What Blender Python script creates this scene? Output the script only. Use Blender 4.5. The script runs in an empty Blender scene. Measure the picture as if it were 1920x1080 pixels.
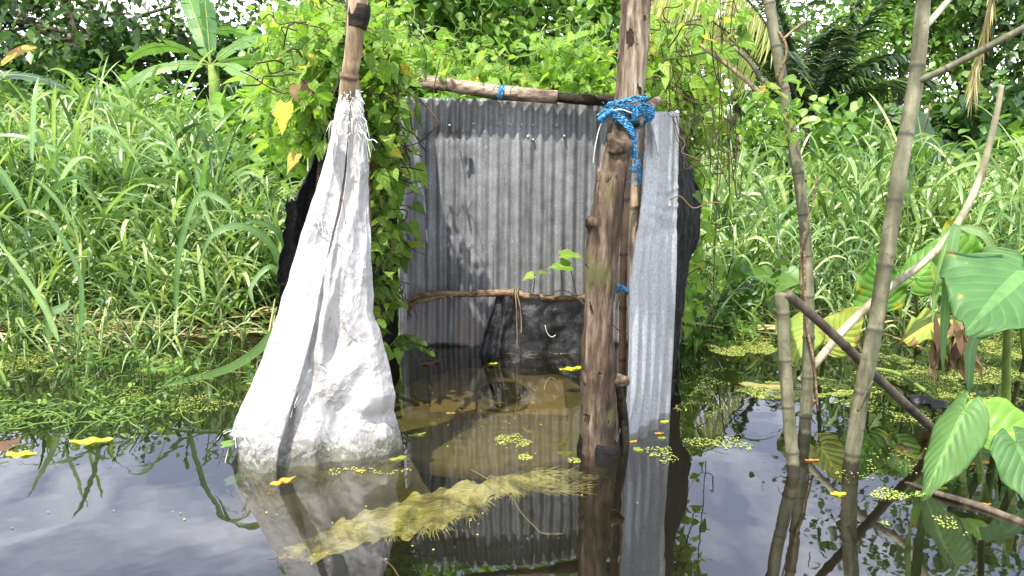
import bpy, math, random
import numpy as np
from mathutils import Vector, noise
R = math.radians
rng = np.random.default_rng(7)
random.seed(7)
SC = bpy.context.scene
COL = SC.collection

# ------------------------------------------------------------------ camera maths (photo pixels, 1920 x 1080)
CH, FPX, PITCH = 1.1, 1450.0, R(10.9)
cp, sp = math.cos(PITCH), math.sin(PITCH)
def ray(px, py):
    xc, yc = (px - 960) / FPX, (540 - py) / FPX
    return np.array([xc, cp + yc * sp, -sp + yc * cp])
def P(px, py, d):
    r = ray(px, py); t = d / r[1]
    return np.array([r[0] * t, d, CH + r[2] * t])
def W(px, py, z=0.0):
    r = ray(px, py); t = (z - CH) / r[2]
    return np.array([r[0] * t, r[1] * t, z])
def n3(a):
    a = np.asarray(a, float); return a / (np.linalg.norm(a, axis=-1, keepdims=True) + 1e-9)

# ------------------------------------------------------------------ materials
def mat(name):
    m = bpy.data.materials.new(name); m.use_nodes = True
    nt = m.node_tree; nt.nodes.clear()
    out = nt.nodes.new('ShaderNodeOutputMaterial')
    return m, nt, out
def nd(nt, t, **kw):
    n = nt.nodes.new(t)
    for k, v in kw.items():
        if k.startswith('i_'):
            key = k[2:].replace('_', ' ')
            n.inputs[key].default_value = v
        else: setattr(n, k, v)
    return n
def ramp(nt, fac, stops):
    r = nt.nodes.new('ShaderNodeValToRGB'); cr = r.color_ramp
    while len(cr.elements) < len(stops): cr.elements.new(0.5)
    for e, (p, c) in zip(cr.elements, stops):
        e.position = p; e.color = (*c, 1) if len(c) == 3 else c
    nt.links.new(fac, r.inputs[0]); return r.outputs[0]
def mapping(nt, vec, scale):
    mp = nt.nodes.new('ShaderNodeMapping'); mp.inputs['Scale'].default_value = scale
    nt.links.new(vec, mp.inputs[0]); return mp.outputs[0]
def noise_tex(nt, vec, scale, detail=4, rough=.6, dist=0):
    n = nd(nt, 'ShaderNodeTexNoise', i_Scale=scale, i_Detail=detail, i_Roughness=rough, i_Distortion=dist)
    nt.links.new(vec, n.inputs['Vector']); return n.outputs['Fac']
def mathn(nt, op, a, b=None, c=None):
    n = nt.nodes.new('ShaderNodeMath'); n.operation = op
    for i, x in enumerate((a, b, c)):
        if x is None: continue
        if isinstance(x, (int, float)): n.inputs[i].default_value = x
        else: nt.links.new(x, n.inputs[i])
    return n.outputs[0]
def mixc(nt, fac, a, b, mode='MIX'):
    n = nt.nodes.new('ShaderNodeMix'); n.data_type = 'RGBA'; n.blend_type = mode
    for key, x in ((0, fac), (6, a), (7, b)):
        if isinstance(x, (int, float)): n.inputs[key].default_value = x
        elif isinstance(x, tuple): n.inputs[key].default_value = (*x, 1)
        else: nt.links.new(x, n.inputs[key])
    return n.outputs[2]
def bump(nt, h, strength=.5, dist=.01, prev=None):
    b = nd(nt, 'ShaderNodeBump', i_Strength=strength, i_Distance=dist)
    nt.links.new(h, b.inputs['Height'])
    if prev is not None: nt.links.new(prev, b.inputs['Normal'])
    return b.outputs[0]
def objco(nt): return nt.nodes.new('ShaderNodeTexCoord').outputs['Object']
def lc(nt):
    a = nt.nodes.new('ShaderNodeAttribute'); a.attribute_name = 'lc'
    s = nt.nodes.new('ShaderNodeSeparateXYZ'); nt.links.new(a.outputs['Vector'], s.inputs[0])
    return a.outputs['Vector'], s.outputs[0], s.outputs[1], s.outputs[2]

def leaf_mat(name, stops, trans=.4, rough=.45, vein=.25, spots=None, ribs=0, spec=.4, tipdry=0):
    """stops: colour ramp over a random value per leaf"""
    m, nt, out = mat(name)
    stops = [(p, (min(c[0] * 1.35 + .012, .75), min(c[1] * 1.25 + .012, .7), min(c[2] * 1.3 + .012, .6))) for p, c in stops]
    v, u, w, r = lc(nt)
    col = ramp(nt, r, stops)
    au = mathn(nt, 'ABSOLUTE', u)
    mid = mathn(nt, 'LESS_THAN', au, .09)
    lighter = mixc(nt, 1.0, col, (1.6, 1.5, 1.5), 'MULTIPLY')
    c = mixc(nt, mathn(nt, 'MULTIPLY', mid, vein * 2), col, lighter)
    nz = noise_tex(nt, objco(nt), 9, 3)
    c = mixc(nt, 1.0, c, ramp(nt, nz, [(.25, (.75, .75, .7)), (.75, (1.2, 1.2, 1.15))]), 'MULTIPLY')
    nrm = None
    if ribs:
        # side veins run outward and forward from the midrib
        ph = mathn(nt, 'SUBTRACT', mathn(nt, 'MULTIPLY', w, ribs), mathn(nt, 'MULTIPLY', au, ribs * .35))
        rb = mathn(nt, 'PINGPONG', ph, .5)
        vv = mathn(nt, 'LESS_THAN', rb, .06)
        c = mixc(nt, mathn(nt, 'MULTIPLY', vv, vein), c, lighter)
        nrm = bump(nt, mathn(nt, 'POWER', mathn(nt, 'MULTIPLY', rb, 2.0), .5), .6, .006)
    if spots:
        sn = noise_tex(nt, objco(nt), spots[0], 3, .6)
        edge = mathn(nt, 'ADD', sn, mathn(nt, 'MULTIPLY', au, .12))
        f = ramp(nt, edge, [(spots[1], (0, 0, 0)), (spots[1] + .05, (1, 1, 1))])
        c = mixc(nt, f, c, spots[2])
    if tipdry:
        f = ramp(nt, mathn(nt, 'ADD', w, mathn(nt, 'MULTIPLY', nz, .3)), [(tipdry, (0, 0, 0)), (tipdry + .1, (1, 1, 1))])
        c = mixc(nt, f, c, (.36, .28, .12))
    b = nd(nt, 'ShaderNodeBsdfPrincipled', i_Roughness=rough); b.inputs['Specular IOR Level'].default_value = spec
    t = nt.nodes.new('ShaderNodeBsdfTranslucent'); mx = nt.nodes.new('ShaderNodeMixShader'); mx.inputs[0].default_value = trans
    nt.links.new(c, b.inputs['Base Color'])
    tc = mixc(nt, 1.0, c, (1.3, 1.38, .6), 'MULTIPLY'); nt.links.new(tc, t.inputs[0])
    if nrm is not None: nt.links.new(nrm, b.inputs['Normal'])
    nt.links.new(b.outputs[0], mx.inputs[1]); nt.links.new(t.outputs[0], mx.inputs[2]); nt.links.new(mx.outputs[0], out.inputs[0])
    return m
def surf(name, build, rough=.8, metallic=0, spec=.3):
    m, nt, out = mat(name)
    b = nd(nt, 'ShaderNodeBsdfPrincipled', i_Roughness=rough, i_Metallic=metallic); b.inputs['Specular IOR Level'].default_value = spec
    build(nt, b); nt.links.new(b.outputs[0], out.inputs[0]); return m

# ------------------------------------------------------------------ mesh helpers
class Geo:
    def __init__(s): s.V = []; s.F = []; s.L = []; s.n = 0
    def add(s, V, F, L=None):
        V = np.asarray(V, float).reshape(-1, 3); F = np.asarray(F, int).reshape(-1, 4)
        s.V.append(V); s.F.append(F + s.n); s.n += len(V)
        s.L.append(np.zeros_like(V) if L is None else np.asarray(L, float).reshape(-1, 3)); return s
def build(name, geo, m, parent=None, smooth=True, origin=None, solid=0):
    V = np.concatenate(geo.V); F = np.concatenate(geo.F); L = np.concatenate(geo.L)
    me = bpy.data.meshes.new(name)
    if parent is None:
        if origin is None:
            c = V.mean(0); origin = np.array([c[0], c[1], V[:, 2].min()])
        V = V - origin
    else: V = V - np.array(parent.get('_org', (0, 0, 0)))
    me.vertices.add(len(V)); me.vertices.foreach_set('co', V.astype(np.float32).ravel())
    me.loops.add(F.size); me.loops.foreach_set('vertex_index', F.astype(np.int32).ravel())
    me.polygons.add(len(F)); me.polygons.foreach_set('loop_start', np.arange(0, F.size, 4, dtype=np.int32))
    me.polygons.foreach_set('loop_total', np.full(len(F), 4, dtype=np.int32))
    me.polygons.foreach_set('use_smooth', np.full(len(F), smooth, dtype=bool))
    me.update(calc_edges=True)
    a = me.attributes.new('lc', 'FLOAT_VECTOR', 'POINT'); a.data.foreach_set('vector', L.astype(np.float32).ravel())
    me.materials.append(m); me.validate()
    o = bpy.data.objects.new(name, me); COL.objects.link(o)
    if parent is None:
        o.location = origin; o['_org'] = [float(x) for x in origin]
    else: o.parent = parent; o['_org'] = parent['_org']
    if solid:
        md = o.modifiers.new('thickness', 'SOLIDIFY'); md.thickness = solid; md.offset = 0
    return o
def empty(name, loc):
    o = bpy.data.objects.new(name, None); o.location = loc; o.empty_display_size = .1
    COL.objects.link(o); o['_org'] = [float(x) for x in loc]; return o
def tag(o, label=None, cat=None, group=None, kind=None):
    if label: o['label'] = label
    if cat: o['category'] = cat
    if group: o['group'] = group
    if kind: o['kind'] = kind
    return o
def spline(pts, n):
    pts = np.asarray(pts, float)
    if len(pts) == 2: t = np.linspace(0, 1, n)[:, None]; return pts[0] * (1 - t) + pts[1] * t
    q = np.vstack([2 * pts[0] - pts[1], pts, 2 * pts[-1] - pts[-2]])
    out = []
    for u in np.linspace(0, len(pts) - 1 - 1e-9, n):
        i = int(u); t = u - i; a, b, c, d = q[i:i + 4]
        out.append(.5 * (2 * b + (c - a) * t + (2 * a - 5 * b + 4 * c - d) * t * t + (3 * b - a - 3 * c + d) * t ** 3))
    return np.array(out)
def interp(keys, x):
    k = sorted(keys); xs = [a[0] for a in k]
    return [float(np.interp(x, xs, [a[i] for a in k])) for i in range(1, len(k[0]))]
def tube(geo, pts, radii, n=16, seg=10, disp=None, cap=True, rnd=0., lscale=1.):
    C = spline(pts, n); m = len(radii) if hasattr(radii, '__len__') else 0
    rr = np.interp(np.linspace(0, 1, n), np.linspace(0, 1, m), radii) if m else np.full(n, radii)
    T = n3(np.gradient(C, axis=0)); ref = np.array([0, 1., 0]) if abs(T[0][1]) < .9 else np.array([1., 0, 0])
    A = n3(np.cross(T, np.cross(ref, T))); B = n3(np.cross(T, A))
    th = np.linspace(0, 2 * np.pi, seg, endpoint=False)
    dl = np.concatenate([[0], np.cumsum(np.linalg.norm(np.diff(C, axis=0), axis=1))])
    rad = rr[:, None] * np.ones(seg)
    if disp is not None:
        for i in range(n):
            for j in range(seg): rad[i, j] *= disp(dl[i], th[j])
    V = C[:, None] + rad[..., None] * (np.cos(th)[None, :, None] * A[:, None] + np.sin(th)[None, :, None] * B[:, None])
    L = np.zeros((n, seg, 3)); L[..., 0] = th[None] / (2 * np.pi); L[..., 1] = dl[:, None] * lscale; L[..., 2] = rnd
    V = V.reshape(-1, 3); L = L.reshape(-1, 3); F = []
    for i in range(n - 1):
        for j in range(seg):
            k = (j + 1) % seg; F.append((i * seg + j, i * seg + k, (i + 1) * seg + k, (i + 1) * seg + j))
    if cap:
        V = np.vstack([V, C[0], C[-1]]); L = np.vstack([L, [.5, 0, rnd], [.5, dl[-1] * lscale, rnd]])
        a, b = n * seg, n * seg + 1
        for j in range(0, seg):
            k = (j + 1) % seg
            F.append((a, k, j, j)) if False else None
        for j in range(0, seg, 2):
            F.append((a, (j + 2) % seg, (j + 1) % seg, j)); o = (n - 1) * seg
            F.append((b, o + j, o + (j + 1) % seg, o + (j + 2) % seg))
    geo.add(V, F, L); return C
def ribbons(geo, base, d, side, L, Wd, rv, rw, droop, fold=.15, twist=0., dpow=2.0, rnd=None, wave=0.):
    """N curved leaves at once. rv/rw: rows along the leaf and half widths."""
    base, d, side = (np.atleast_2d(np.asarray(a, float)) for a in (base, d, side)); N = len(base)
    L, Wd, droop = (np.broadcast_to(np.asarray(a, float), (N,)).copy() for a in (L, Wd, droop))
    tw = np.broadcast_to(np.asarray(twist, float), (N,))
    rv = np.asarray(rv, float); rw = np.asarray(rw, float); M = len(rv)
    vm = np.clip(rv, 0, None)
    C = base[:, None] + L[:, None, None] * (d[:, None] * vm[None, :, None])
    C[..., 2] -= L[:, None] * droop[:, None] * vm[None] ** dpow
    T = d[:, None] * np.ones((1, M, 1)); T = T.copy(); T[..., 2] -= droop[:, None] * dpow * vm[None] ** (dpow - 1); T = n3(T)
    S = n3(side[:, None] - T * (side[:, None] * T).sum(-1, keepdims=True))
    Nn = np.cross(S, T)
    a = tw[:, None] * vm[None]; S2 = S * np.cos(a)[..., None] + Nn * np.sin(a)[..., None]; N2 = np.cross(S2, T)
    hw = Wd[:, None] * rw[None]
    back = (L[:, None] * np.minimum(rv, 0)[None])[..., None] * T
    if wave:
        ph = rng.uniform(0, 6.28, (N, 1)); wv = wave * Wd[:, None] * np.sin(ph + vm[None] * 14)
    else: wv = 0
    lf = C + S2 * hw[..., None] + N2 * (hw * fold + wv)[..., None] + back
    rt = C - S2 * hw[..., None] + N2 * (hw * fold - wv)[..., None] + back
    V = np.stack([lf, C, rt], 2)                               # N,M,3,3
    rnd = rng.random(N) if rnd is None else np.broadcast_to(rnd, (N,))
    Lc = np.zeros((N, M, 3, 3)); Lc[..., 0] = np.array([-1, 0, 1]); Lc[..., 1] = rv[None, :, None]; Lc[..., 2] = rnd[:, None, None]
    q = []
    for i in range(M - 1):
        for j in range(2):
            q.append((i * 3 + j, i * 3 + j + 1, (i + 1) * 3 + j + 1, (i + 1) * 3 + j))
    F = np.array(q)[None] + (np.arange(N) * M * 3)[:, None, None]
    geo.add(V, F, Lc)
HEART = ([-.13, 0, .14, .38, .68, 1], [.27, .45, .5, .43, .22, .01])
OVAL = ([0, .18, .45, .75, 1], [.03, .33, .5, .34, .01])
LANCE = ([0, .15, .4, .7, 1], [.1, .42, .5, .32, .01])
DIAM = ([0, .45, 1], [.04, .5, .02])
GRASS = (np.linspace(0, 1, 9), [.3, .42, .5, .5, .47, .41, .32, .19, .01])
SUNV = n3([-.22, -.42, .88])
def rdir(n, up=.0, sc=(1, 1, 1)):
    v = rng.normal(size=(n, 3)) * np.array(sc); v[:, 2] += up; return n3(v)
def perp(d):
    r = rng.normal(size=d.shape); return n3(np.cross(d, r))
def flatside(d):
    """side vector mostly horizontal so the blade shows its upper face to the sky"""
    s = np.cross(d, np.array([0, 0, 1.])) + rng.normal(size=d.shape) * .25; return n3(s)

# ------------------------------------------------------------------ palette
M = {}
M['grass'] = leaf_mat('grass_blade', [(0, (.022, .065, .012)), (.4, (.10, .19, .045)), (.75, (.24, .37, .13)), (.975, (.38, .50, .23)), (1, (.45, .42, .22))], .38, .36, .35, spec=.6)
M['grass_blue'] = leaf_mat('broad_grass_blade', [(0, (.07, .17, .05)), (.6, (.16, .30, .10)), (1, (.27, .42, .15))], .35, .36, .4, spec=.6)
M['field'] = leaf_mat('field_grass', [(0, (.13, .24, .05)), (.5, (.24, .40, .09)), (1, (.42, .55, .22))], .4, .4, .2, spec=.5)
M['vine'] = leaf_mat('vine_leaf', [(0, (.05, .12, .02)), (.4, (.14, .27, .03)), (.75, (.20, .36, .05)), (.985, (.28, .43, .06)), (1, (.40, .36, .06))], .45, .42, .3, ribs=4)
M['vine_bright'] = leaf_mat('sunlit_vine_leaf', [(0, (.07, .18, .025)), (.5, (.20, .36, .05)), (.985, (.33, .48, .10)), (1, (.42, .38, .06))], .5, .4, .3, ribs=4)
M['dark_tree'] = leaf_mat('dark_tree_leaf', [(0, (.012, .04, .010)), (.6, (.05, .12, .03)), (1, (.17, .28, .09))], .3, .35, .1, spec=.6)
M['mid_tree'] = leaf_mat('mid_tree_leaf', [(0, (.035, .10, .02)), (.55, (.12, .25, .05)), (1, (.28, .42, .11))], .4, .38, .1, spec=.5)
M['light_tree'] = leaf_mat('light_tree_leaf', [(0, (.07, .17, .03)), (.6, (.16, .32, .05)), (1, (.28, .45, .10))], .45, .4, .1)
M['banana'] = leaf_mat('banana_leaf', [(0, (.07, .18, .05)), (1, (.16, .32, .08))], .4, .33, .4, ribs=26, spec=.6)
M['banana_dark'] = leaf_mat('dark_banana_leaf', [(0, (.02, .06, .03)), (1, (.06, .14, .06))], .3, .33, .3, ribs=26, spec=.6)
M['banana_yellow'] = leaf_mat('yellow_banana_leaf', [(0, (.42, .36, .05)), (1, (.5, .4, .08))], .4, .45, .3, ribs=26, spots=(6, .55, (.25, .14, .05)))
M['taro'] = leaf_mat('taro_leaf', [(0, (.06, .17, .05)), (1, (.11, .24, .06))], .38, .48, .5, ribs=8, spots=(9, .70, (.42, .34, .08)), spec=.35)
M['taro_pale'] = leaf_mat('pale_taro_leaf', [(0, (.13, .30, .05)), (1, (.20, .40, .06))], .45, .4, .55, ribs=7, spots=(8, .66, (.5, .48, .05)))
M['taro_yellow'] = leaf_mat('yellow_taro_leaf', [(0, (.24, .36, .06)), (1, (.34, .42, .08))], .45, .5, .4, ribs=7, spots=(9, .66, (.4, .26, .10)))
M['dead'] = leaf_mat('dead_leaf', [(0, (.08, .045, .022)), (.6, (.19, .12, .06)), (1, (.38, .29, .18))], .25, .7, .2)
M['palm'] = leaf_mat('palm_leaflet', [(0, (.008, .025, .008)), (.6, (.025, .06, .018)), (1, (.09, .16, .05))], .3, .35, .2, spec=.6)
M['palm_yellow'] = leaf_mat('yellowing_palm_leaflet', [(0, (.22, .28, .06)), (1, (.42, .44, .18))], .45, .4, .2)
M['straw'] = leaf_mat('dry_stalk', [(0, (.12, .10, .04)), (.5, (.26, .24, .08)), (1, (.5, .46, .28))], .2, .6, .2)
M['weed'] = leaf_mat('water_weed_leaf', [(0, (.045, .11, .022)), (.6, (.11, .23, .045)), (1, (.24, .36, .08))], .4, .4, .2)
M['duck'] = leaf_mat('duckweed_frond', [(0, (.18, .28, .05)), (.6, (.32, .42, .07)), (.9, (.45, .48, .14)), (1, (.5, .46, .25))], .2, .6, 0, spec=.2)
M['yellow_leaf'] = leaf_mat('fallen_yellow_leaf', [(0, (.62, .52, .03)), (1, (.72, .62, .06))], .3, .5, .2, spots=(30, .62, (.25, .35, .04)))
M['orange_leaf'] = leaf_mat('fallen_orange_leaf', [(0, (.50, .24, .03)), (1, (.62, .36, .05))], .3, .5, .2, spots=(30, .6, (.25, .12, .03)))

def wood_b(cols, vs=(1, 1, 1), bs=.6, sc=6, moss=None, pits=False):
    def f(nt, b):
        v, u, w, r = lc(nt); oc = objco(nt)
        g = noise_tex(nt, mapping(nt, oc, vs), sc, 8, .65, .6)
        c = ramp(nt, g, [(.5 + (p - .5) * .55, q) for p, q in cols])
        fine = noise_tex(nt, mapping(nt, oc, vs), sc * 5, 6, .7)
        c = mixc(nt, 1.0, c, ramp(nt, fine, [(.38, (.45, .43, .4)), (.62, (1.35, 1.32, 1.3))]), 'MULTIPLY')
        if moss:
            f_ = ramp(nt, noise_tex(nt, oc, 5, 4), [(.56, (0, 0, 0)), (.68, (.8, .8, .8))])
            c = mixc(nt, f_, c, moss)
        h = mathn(nt, 'ADD', g, mathn(nt, 'MULTIPLY', fine, .5))
        if pits:
            p = noise_tex(nt, mapping(nt, oc, (1, 1, .45)), 26, 2, .5)
            pf = ramp(nt, p, [(.66, (0, 0, 0)), (.70, (1, 1, 1))])
            c = mixc(nt, pf, c, (.03, .018, .01)); h = mathn(nt, 'SUBTRACT', h, mathn(nt, 'MULTIPLY', pf, 1.2))
        nt.links.new(c, b.inputs['Base Color']); nt.links.new(bump(nt, h, bs, .012), b.inputs['Normal'])
    return f
M['log'] = surf('rotten_log_bark', wood_b([(.25, (.022, .016, .011)), (.5, (.095, .066, .044)), (.75, (.26, .195, .14))], (1, 1, .16), 1, 13, (.11, .11, .035), True), .78)
M['log_top'] = surf('weathered_grey_wood', wood_b([(.25, (.09, .065, .045)), (.5, (.27, .21, .15)), (.75, (.46, .40, .31))], (1, 1, .1), 1, 14, None, True), .85)
M['wet'] = surf('black_wet_bark', wood_b([(.3, (.003, .003, .003)), (.8, (.025, .022, .02))], (1, 1, 1), 1, 20), .6, spec=.25)
M['rail'] = surf('bare_branch_wood', wood_b([(.3, (.12, .085, .06)), (.5, (.29, .22, .16)), (.72, (.48, .39, .29))], (.35, 1, 1), .7, 12), .8)
M['rail_dark'] = surf('blackened_wood', wood_b([(.3, (.01, .007, .005)), (.8, (.06, .045, .03))], (.4, 1, 1), .8, 12), .8)
M['branch'] = surf('brown_branch', wood_b([(.3, (.13, .08, .045)), (.7, (.36, .25, .15))], (.4, 1, 1), .8, 20), .75)
def bamboo(cols, dark=(.05, .045, .03), nodesp=.17):
    def f(nt, b):
        v, u, w, r = lc(nt); oc = objco(nt)
        g = noise_tex(nt, mapping(nt, oc, (1, 1, .15)), 22, 5, .6)
        c = ramp(nt, g, cols); bl = noise_tex(nt, oc, 7, 5, .65)
        c = mixc(nt, 1., c, ramp(nt, bl, [(.38, (.62, .60, .55)), (.6, (1.15, 1.13, 1.1))]), 'MULTIPLY')
        f2 = noise_tex(nt, oc, 60, 3, .6)
        c = mixc(nt, ramp(nt, f2, [(.60, (0, 0, 0)), (.68, (.55, .55, .55))]), c, dark)
        ring = mathn(nt, 'PINGPONG', w, .5)                     # lc.y counts the internodes
        c = mixc(nt, ramp(nt, ring, [(.012, (.8, .8, .8)), (.05, (0, 0, 0))]), c, dark)
        z = nt.nodes.new('ShaderNodeSeparateXYZ'); nt.links.new(oc, z.inputs[0]); zz = mathn(nt, 'ADD', z.outputs[2], mathn(nt, 'MULTIPLY', g, -.06))
        c = mixc(nt, ramp(nt, zz, [(.0, (.9, .9, .9)), (.012, (0, 0, 0))]), c, (.018, .015, .010))
        nt.links.new(c, b.inputs['Base Color']); nt.links.new(bump(nt, g, .25, .004), b.inputs['Normal'])
    return f
M['bamboo'] = surf('grey_green_culm', bamboo([(.36, (.10, .105, .06)), (.52, (.19, .185, .115)), (.66, (.30, .28, .19))]), .55)
M['bamboo_pale'] = surf('pale_culm', bamboo([(.38, (.30, .28, .18)), (.62, (.52, .48, .34))], (.25, .2, .12)), .55)
M['bamboo_tan'] = surf('tan_culm', bamboo([(.38, (.22, .15, .085)), (.6, (.50, .39, .26))], (.12, .08, .05)), .5)
M['bamboo_brown'] = surf('brown_culm', bamboo([(.3, (.12, .075, .04)), (.7, (.28, .18, .10))], (.04, .03, .02)), .6)
M['stick'] = surf('dark_stick', bamboo([(.3, (.05, .04, .03)), (.7, (.14, .12, .09))], (.02, .02, .015)), .6)
def metal_b(c1, c2, wetz=.09, rust=.5, splat=True):
    def f(nt, b):
        oc = objco(nt); s = nt.nodes.new('ShaderNodeSeparateXYZ'); nt.links.new(oc, s.inputs[0])
        st = noise_tex(nt, mapping(nt, oc, (1, 1, .07)), 22, 7, .65)
        blotch = noise_tex(nt, oc, 5, 6, .65); fine = noise_tex(nt, oc, 120, 3, .6)
        c = mixc(nt, ramp(nt, mathn(nt, 'ADD', mathn(nt, 'MULTIPLY', st, .6), mathn(nt, 'MULTIPLY', blotch, .4)), [(.38, (0, 0, 0)), (.64, (1, 1, 1))]), c1, c2)
        c = mixc(nt, 1., c, ramp(nt, fine, [(.3, (.75, .75, .75)), (.7, (1.2, 1.2, 1.2))]), 'MULTIPLY')
        spl = ramp(nt, noise_tex(nt, mapping(nt, oc, (1, 1, .4)), 55, 2, .5), [(.71, (0, 0, 0)), (.74, (.7, .7, .7))])
        if splat: c = mixc(nt, spl, c, (.45, .46, .46))
        zz = mathn(nt, 'ADD', s.outputs[2], mathn(nt, 'MULTIPLY', blotch, .12))
        rf = mathn(nt, 'MULTIPLY', ramp(nt, zz, [(.0, (1, 1, 1)), (wetz * 4, (1, 1, 1)), (wetz * 5.5, (0, 0, 0))]), ramp(nt, st, [(.42, (0, 0, 0)), (.62, (rust, rust, rust))]))
        c = mixc(nt, rf, c, (.34, .25, .2))
        wt = ramp(nt, zz, [(wetz * 1.25, (1, 1, 1)), (wetz * 1.7, (0, 0, 0))])
        c = mixc(nt, wt, c, (.02, .02, .018))
        nt.links.new(c, b.inputs['Base Color'])
        nt.links.new(ramp(nt, st, [(.3, (.42,) * 3), (.7, (.68,) * 3)]), b.inputs['Roughness'])
        nt.links.new(bump(nt, blotch, .25, .01, bump(nt, fine, .15, .002)), b.inputs['Normal'])
    return f
M['zinc'] = surf('weathered_zinc_sheet', metal_b((.15, .15, .155), (.36, .365, .375), .05, .6), .55, .2, .5)
M['zinc_light'] = surf('bright_zinc_sheet', metal_b((.36, .37, .385), (.56, .57, .585), .012, .25, False), .5, .35, .5)
def black_b(nt, b):
    oc = objco(nt); a = noise_tex(nt, oc, 14, 6, .65); f = noise_tex(nt, oc, 160, 3, .7)
    c = ramp(nt, a, [(.35, (.006, .006, .006)), (.55, (.017, .017, .018)), (.68, (.06, .06, .062))])
    c = mixc(nt, ramp(nt, f, [(.66, (0, 0, 0)), (.74, (.3, .3, .3))]), c, (.25, .25, .25))
    nt.links.new(c, b.inputs['Base Color']); nt.links.new(ramp(nt, a, [(.3, (.25,) * 3), (.6, (.5,) * 3)]), b.inputs['Roughness'])
    nt.links.new(bump(nt, a, .6, .02), b.inputs['Normal'])
M['black'] = surf('black_plastic', black_b, .4, 0, .6)
def soot_b(nt, b):
    black_b(nt, b); nt.links.new(ramp(nt, noise_tex(nt, objco(nt), 14, 4), [(.3, (.62,) * 3), (.6, (.85,) * 3)]), b.inputs['Roughness'])
M['soot'] = surf('sooty_black_sheet', soot_b, .7, 0, .2)
def sack_b(nt, b):
    v, u, w, r = lc(nt); oc = objco(nt)
    s = nt.nodes.new('ShaderNodeSeparateXYZ'); nt.links.new(oc, s.inputs[0])
    def wav(x, fq): return mathn(nt, 'SINE', mathn(nt, 'MULTIPLY', x, fq))
    weave = mathn(nt, 'MULTIPLY', wav(u, 1100.), wav(w, 900.))
    a = noise_tex(nt, oc, 16, 7, .7, 1.2); big = noise_tex(nt, oc, 6, 5, .6, .5)
    cr = mathn(nt, 'ABSOLUTE', mathn(nt, 'SUBTRACT', noise_tex(nt, mapping(nt, oc, (1, 1, .55)), 13, 4, .55, .9), .5))
    cr = mathn(nt, 'SUBTRACT', 1.0, ramp(nt, cr, [(0, (0, 0, 0)), (.05, (1, 1, 1))]))
    c = ramp(nt, big, [(.35, (.43, .415, .395)), (.6, (.60, .585, .57))])
    sp_ = noise_tex(nt, oc, 70, 4, .8)
    dz = mathn(nt, 'SUBTRACT', s.outputs[2], mathn(nt, 'ADD', mathn(nt, 'MULTIPLY', mathn(nt, 'SUBTRACT', a, .42), .35), mathn(nt, 'MULTIPLY', mathn(nt, 'SUBTRACT', sp_, .5), .22)))
    c = mixc(nt, ramp(nt, dz, [(-.0, (.85, .85, .85)), (.02, (.5, .5, .5)), (.10, (0, 0, 0))]), c, (.13, .13, .08))
    c = mixc(nt, ramp(nt, mathn(nt, 'MULTIPLY', a, big), [(.33, (0, 0, 0)), (.42, (.35, .35, .35))]), c, (.5, .45, .38))
    nt.links.new(c, b.inputs['Base Color'])
    wc = nt.nodes.new('ShaderNodeVectorMath'); wc.operation = 'ADD'; nzv = nd(nt, 'ShaderNodeTexNoise', i_Scale=5., i_Detail=3.); nt.links.new(oc, nzv.inputs['Vector'])
    sc_ = nt.nodes.new('ShaderNodeVectorMath'); sc_.operation = 'SCALE'; sc_.inputs['Scale'].default_value = .25; nt.links.new(nzv.outputs['Color'], sc_.inputs[0]); nt.links.new(oc, wc.inputs[0]); nt.links.new(sc_.outputs[0], wc.inputs[1])
    v1 = nd(nt, 'ShaderNodeTexVoronoi', i_Scale=8.5); nt.links.new(mapping(nt, wc.outputs[0], (1.2, 1, .7)), v1.inputs['Vector'])
    v2 = nd(nt, 'ShaderNodeTexVoronoi', i_Scale=23.); nt.links.new(wc.outputs[0], v2.inputs['Vector'])
    n0 = bump(nt, v1.outputs['Distance'], .55, .03, bump(nt, v2.outputs['Distance'], .35, .010))
    n1 = bump(nt, weave, .35, .0015, n0); n2 = bump(nt, cr, .3, .010, n1); n3_ = bump(nt, a, .2, .008, n2)
    nt.links.new(n3_, b.inputs['Normal'])
M['sack'] = surf('woven_white_plastic', sack_b, .6, 0, .35)
def algae_b(nt, b):
    oc = objco(nt); a = noise_tex(nt, oc, 9, 6, .7, .6)
    f = noise_tex(nt, mapping(nt, oc, (1, 3, 1)), 40, 5, .7)
    c = ramp(nt, a, [(.38, (.12, .12, .045)), (.47, (.36, .35, .12)), (.54, (.60, .58, .23)), (.64, (.78, .75, .38))])
    c = mixc(nt, 1., c, ramp(nt, f, [(.3, (.45, .45, .4)), (.65, (1.2, 1.2, 1.2))]), 'MULTIPLY')
    nt.links.new(c, b.inputs['Base Color']); nt.links.new(bump(nt, f, .6, .01), b.inputs['Normal'])
M['algae'] = surf('algae_covered_sacking', algae_b, .9)
def silt_b(c1, c2):
    def f(nt, b):
        a = noise_tex(nt, objco(nt), 7, 8, .68, .5)
        nt.links.new(ramp(nt, a, [(.3, c1), (.68, c2)]), b.inputs['Base Color'])
        nt.links.new(bump(nt, a, .4, .02), b.inputs['Normal'])
    return f
M['silt_cloth'] = surf('silted_sacking', silt_b((.022, .02, .010), (.14, .125, .06)), .9)
M['slab'] = surf('silted_concrete', silt_b((.27, .24, .13), (.46, .41, .25)), .9)
M['slab_pad'] = surf('brown_footpad', silt_b((.40, .31, .17), (.58, .46, .28)), .9)
M['hole'] = surf('dark_pan', silt_b((.02, .02, .012), (.06, .055, .03)), .6)
M['mud'] = surf('dark_mud', silt_b((.018, .016, .008), (.06, .055, .025)), .9)
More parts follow.
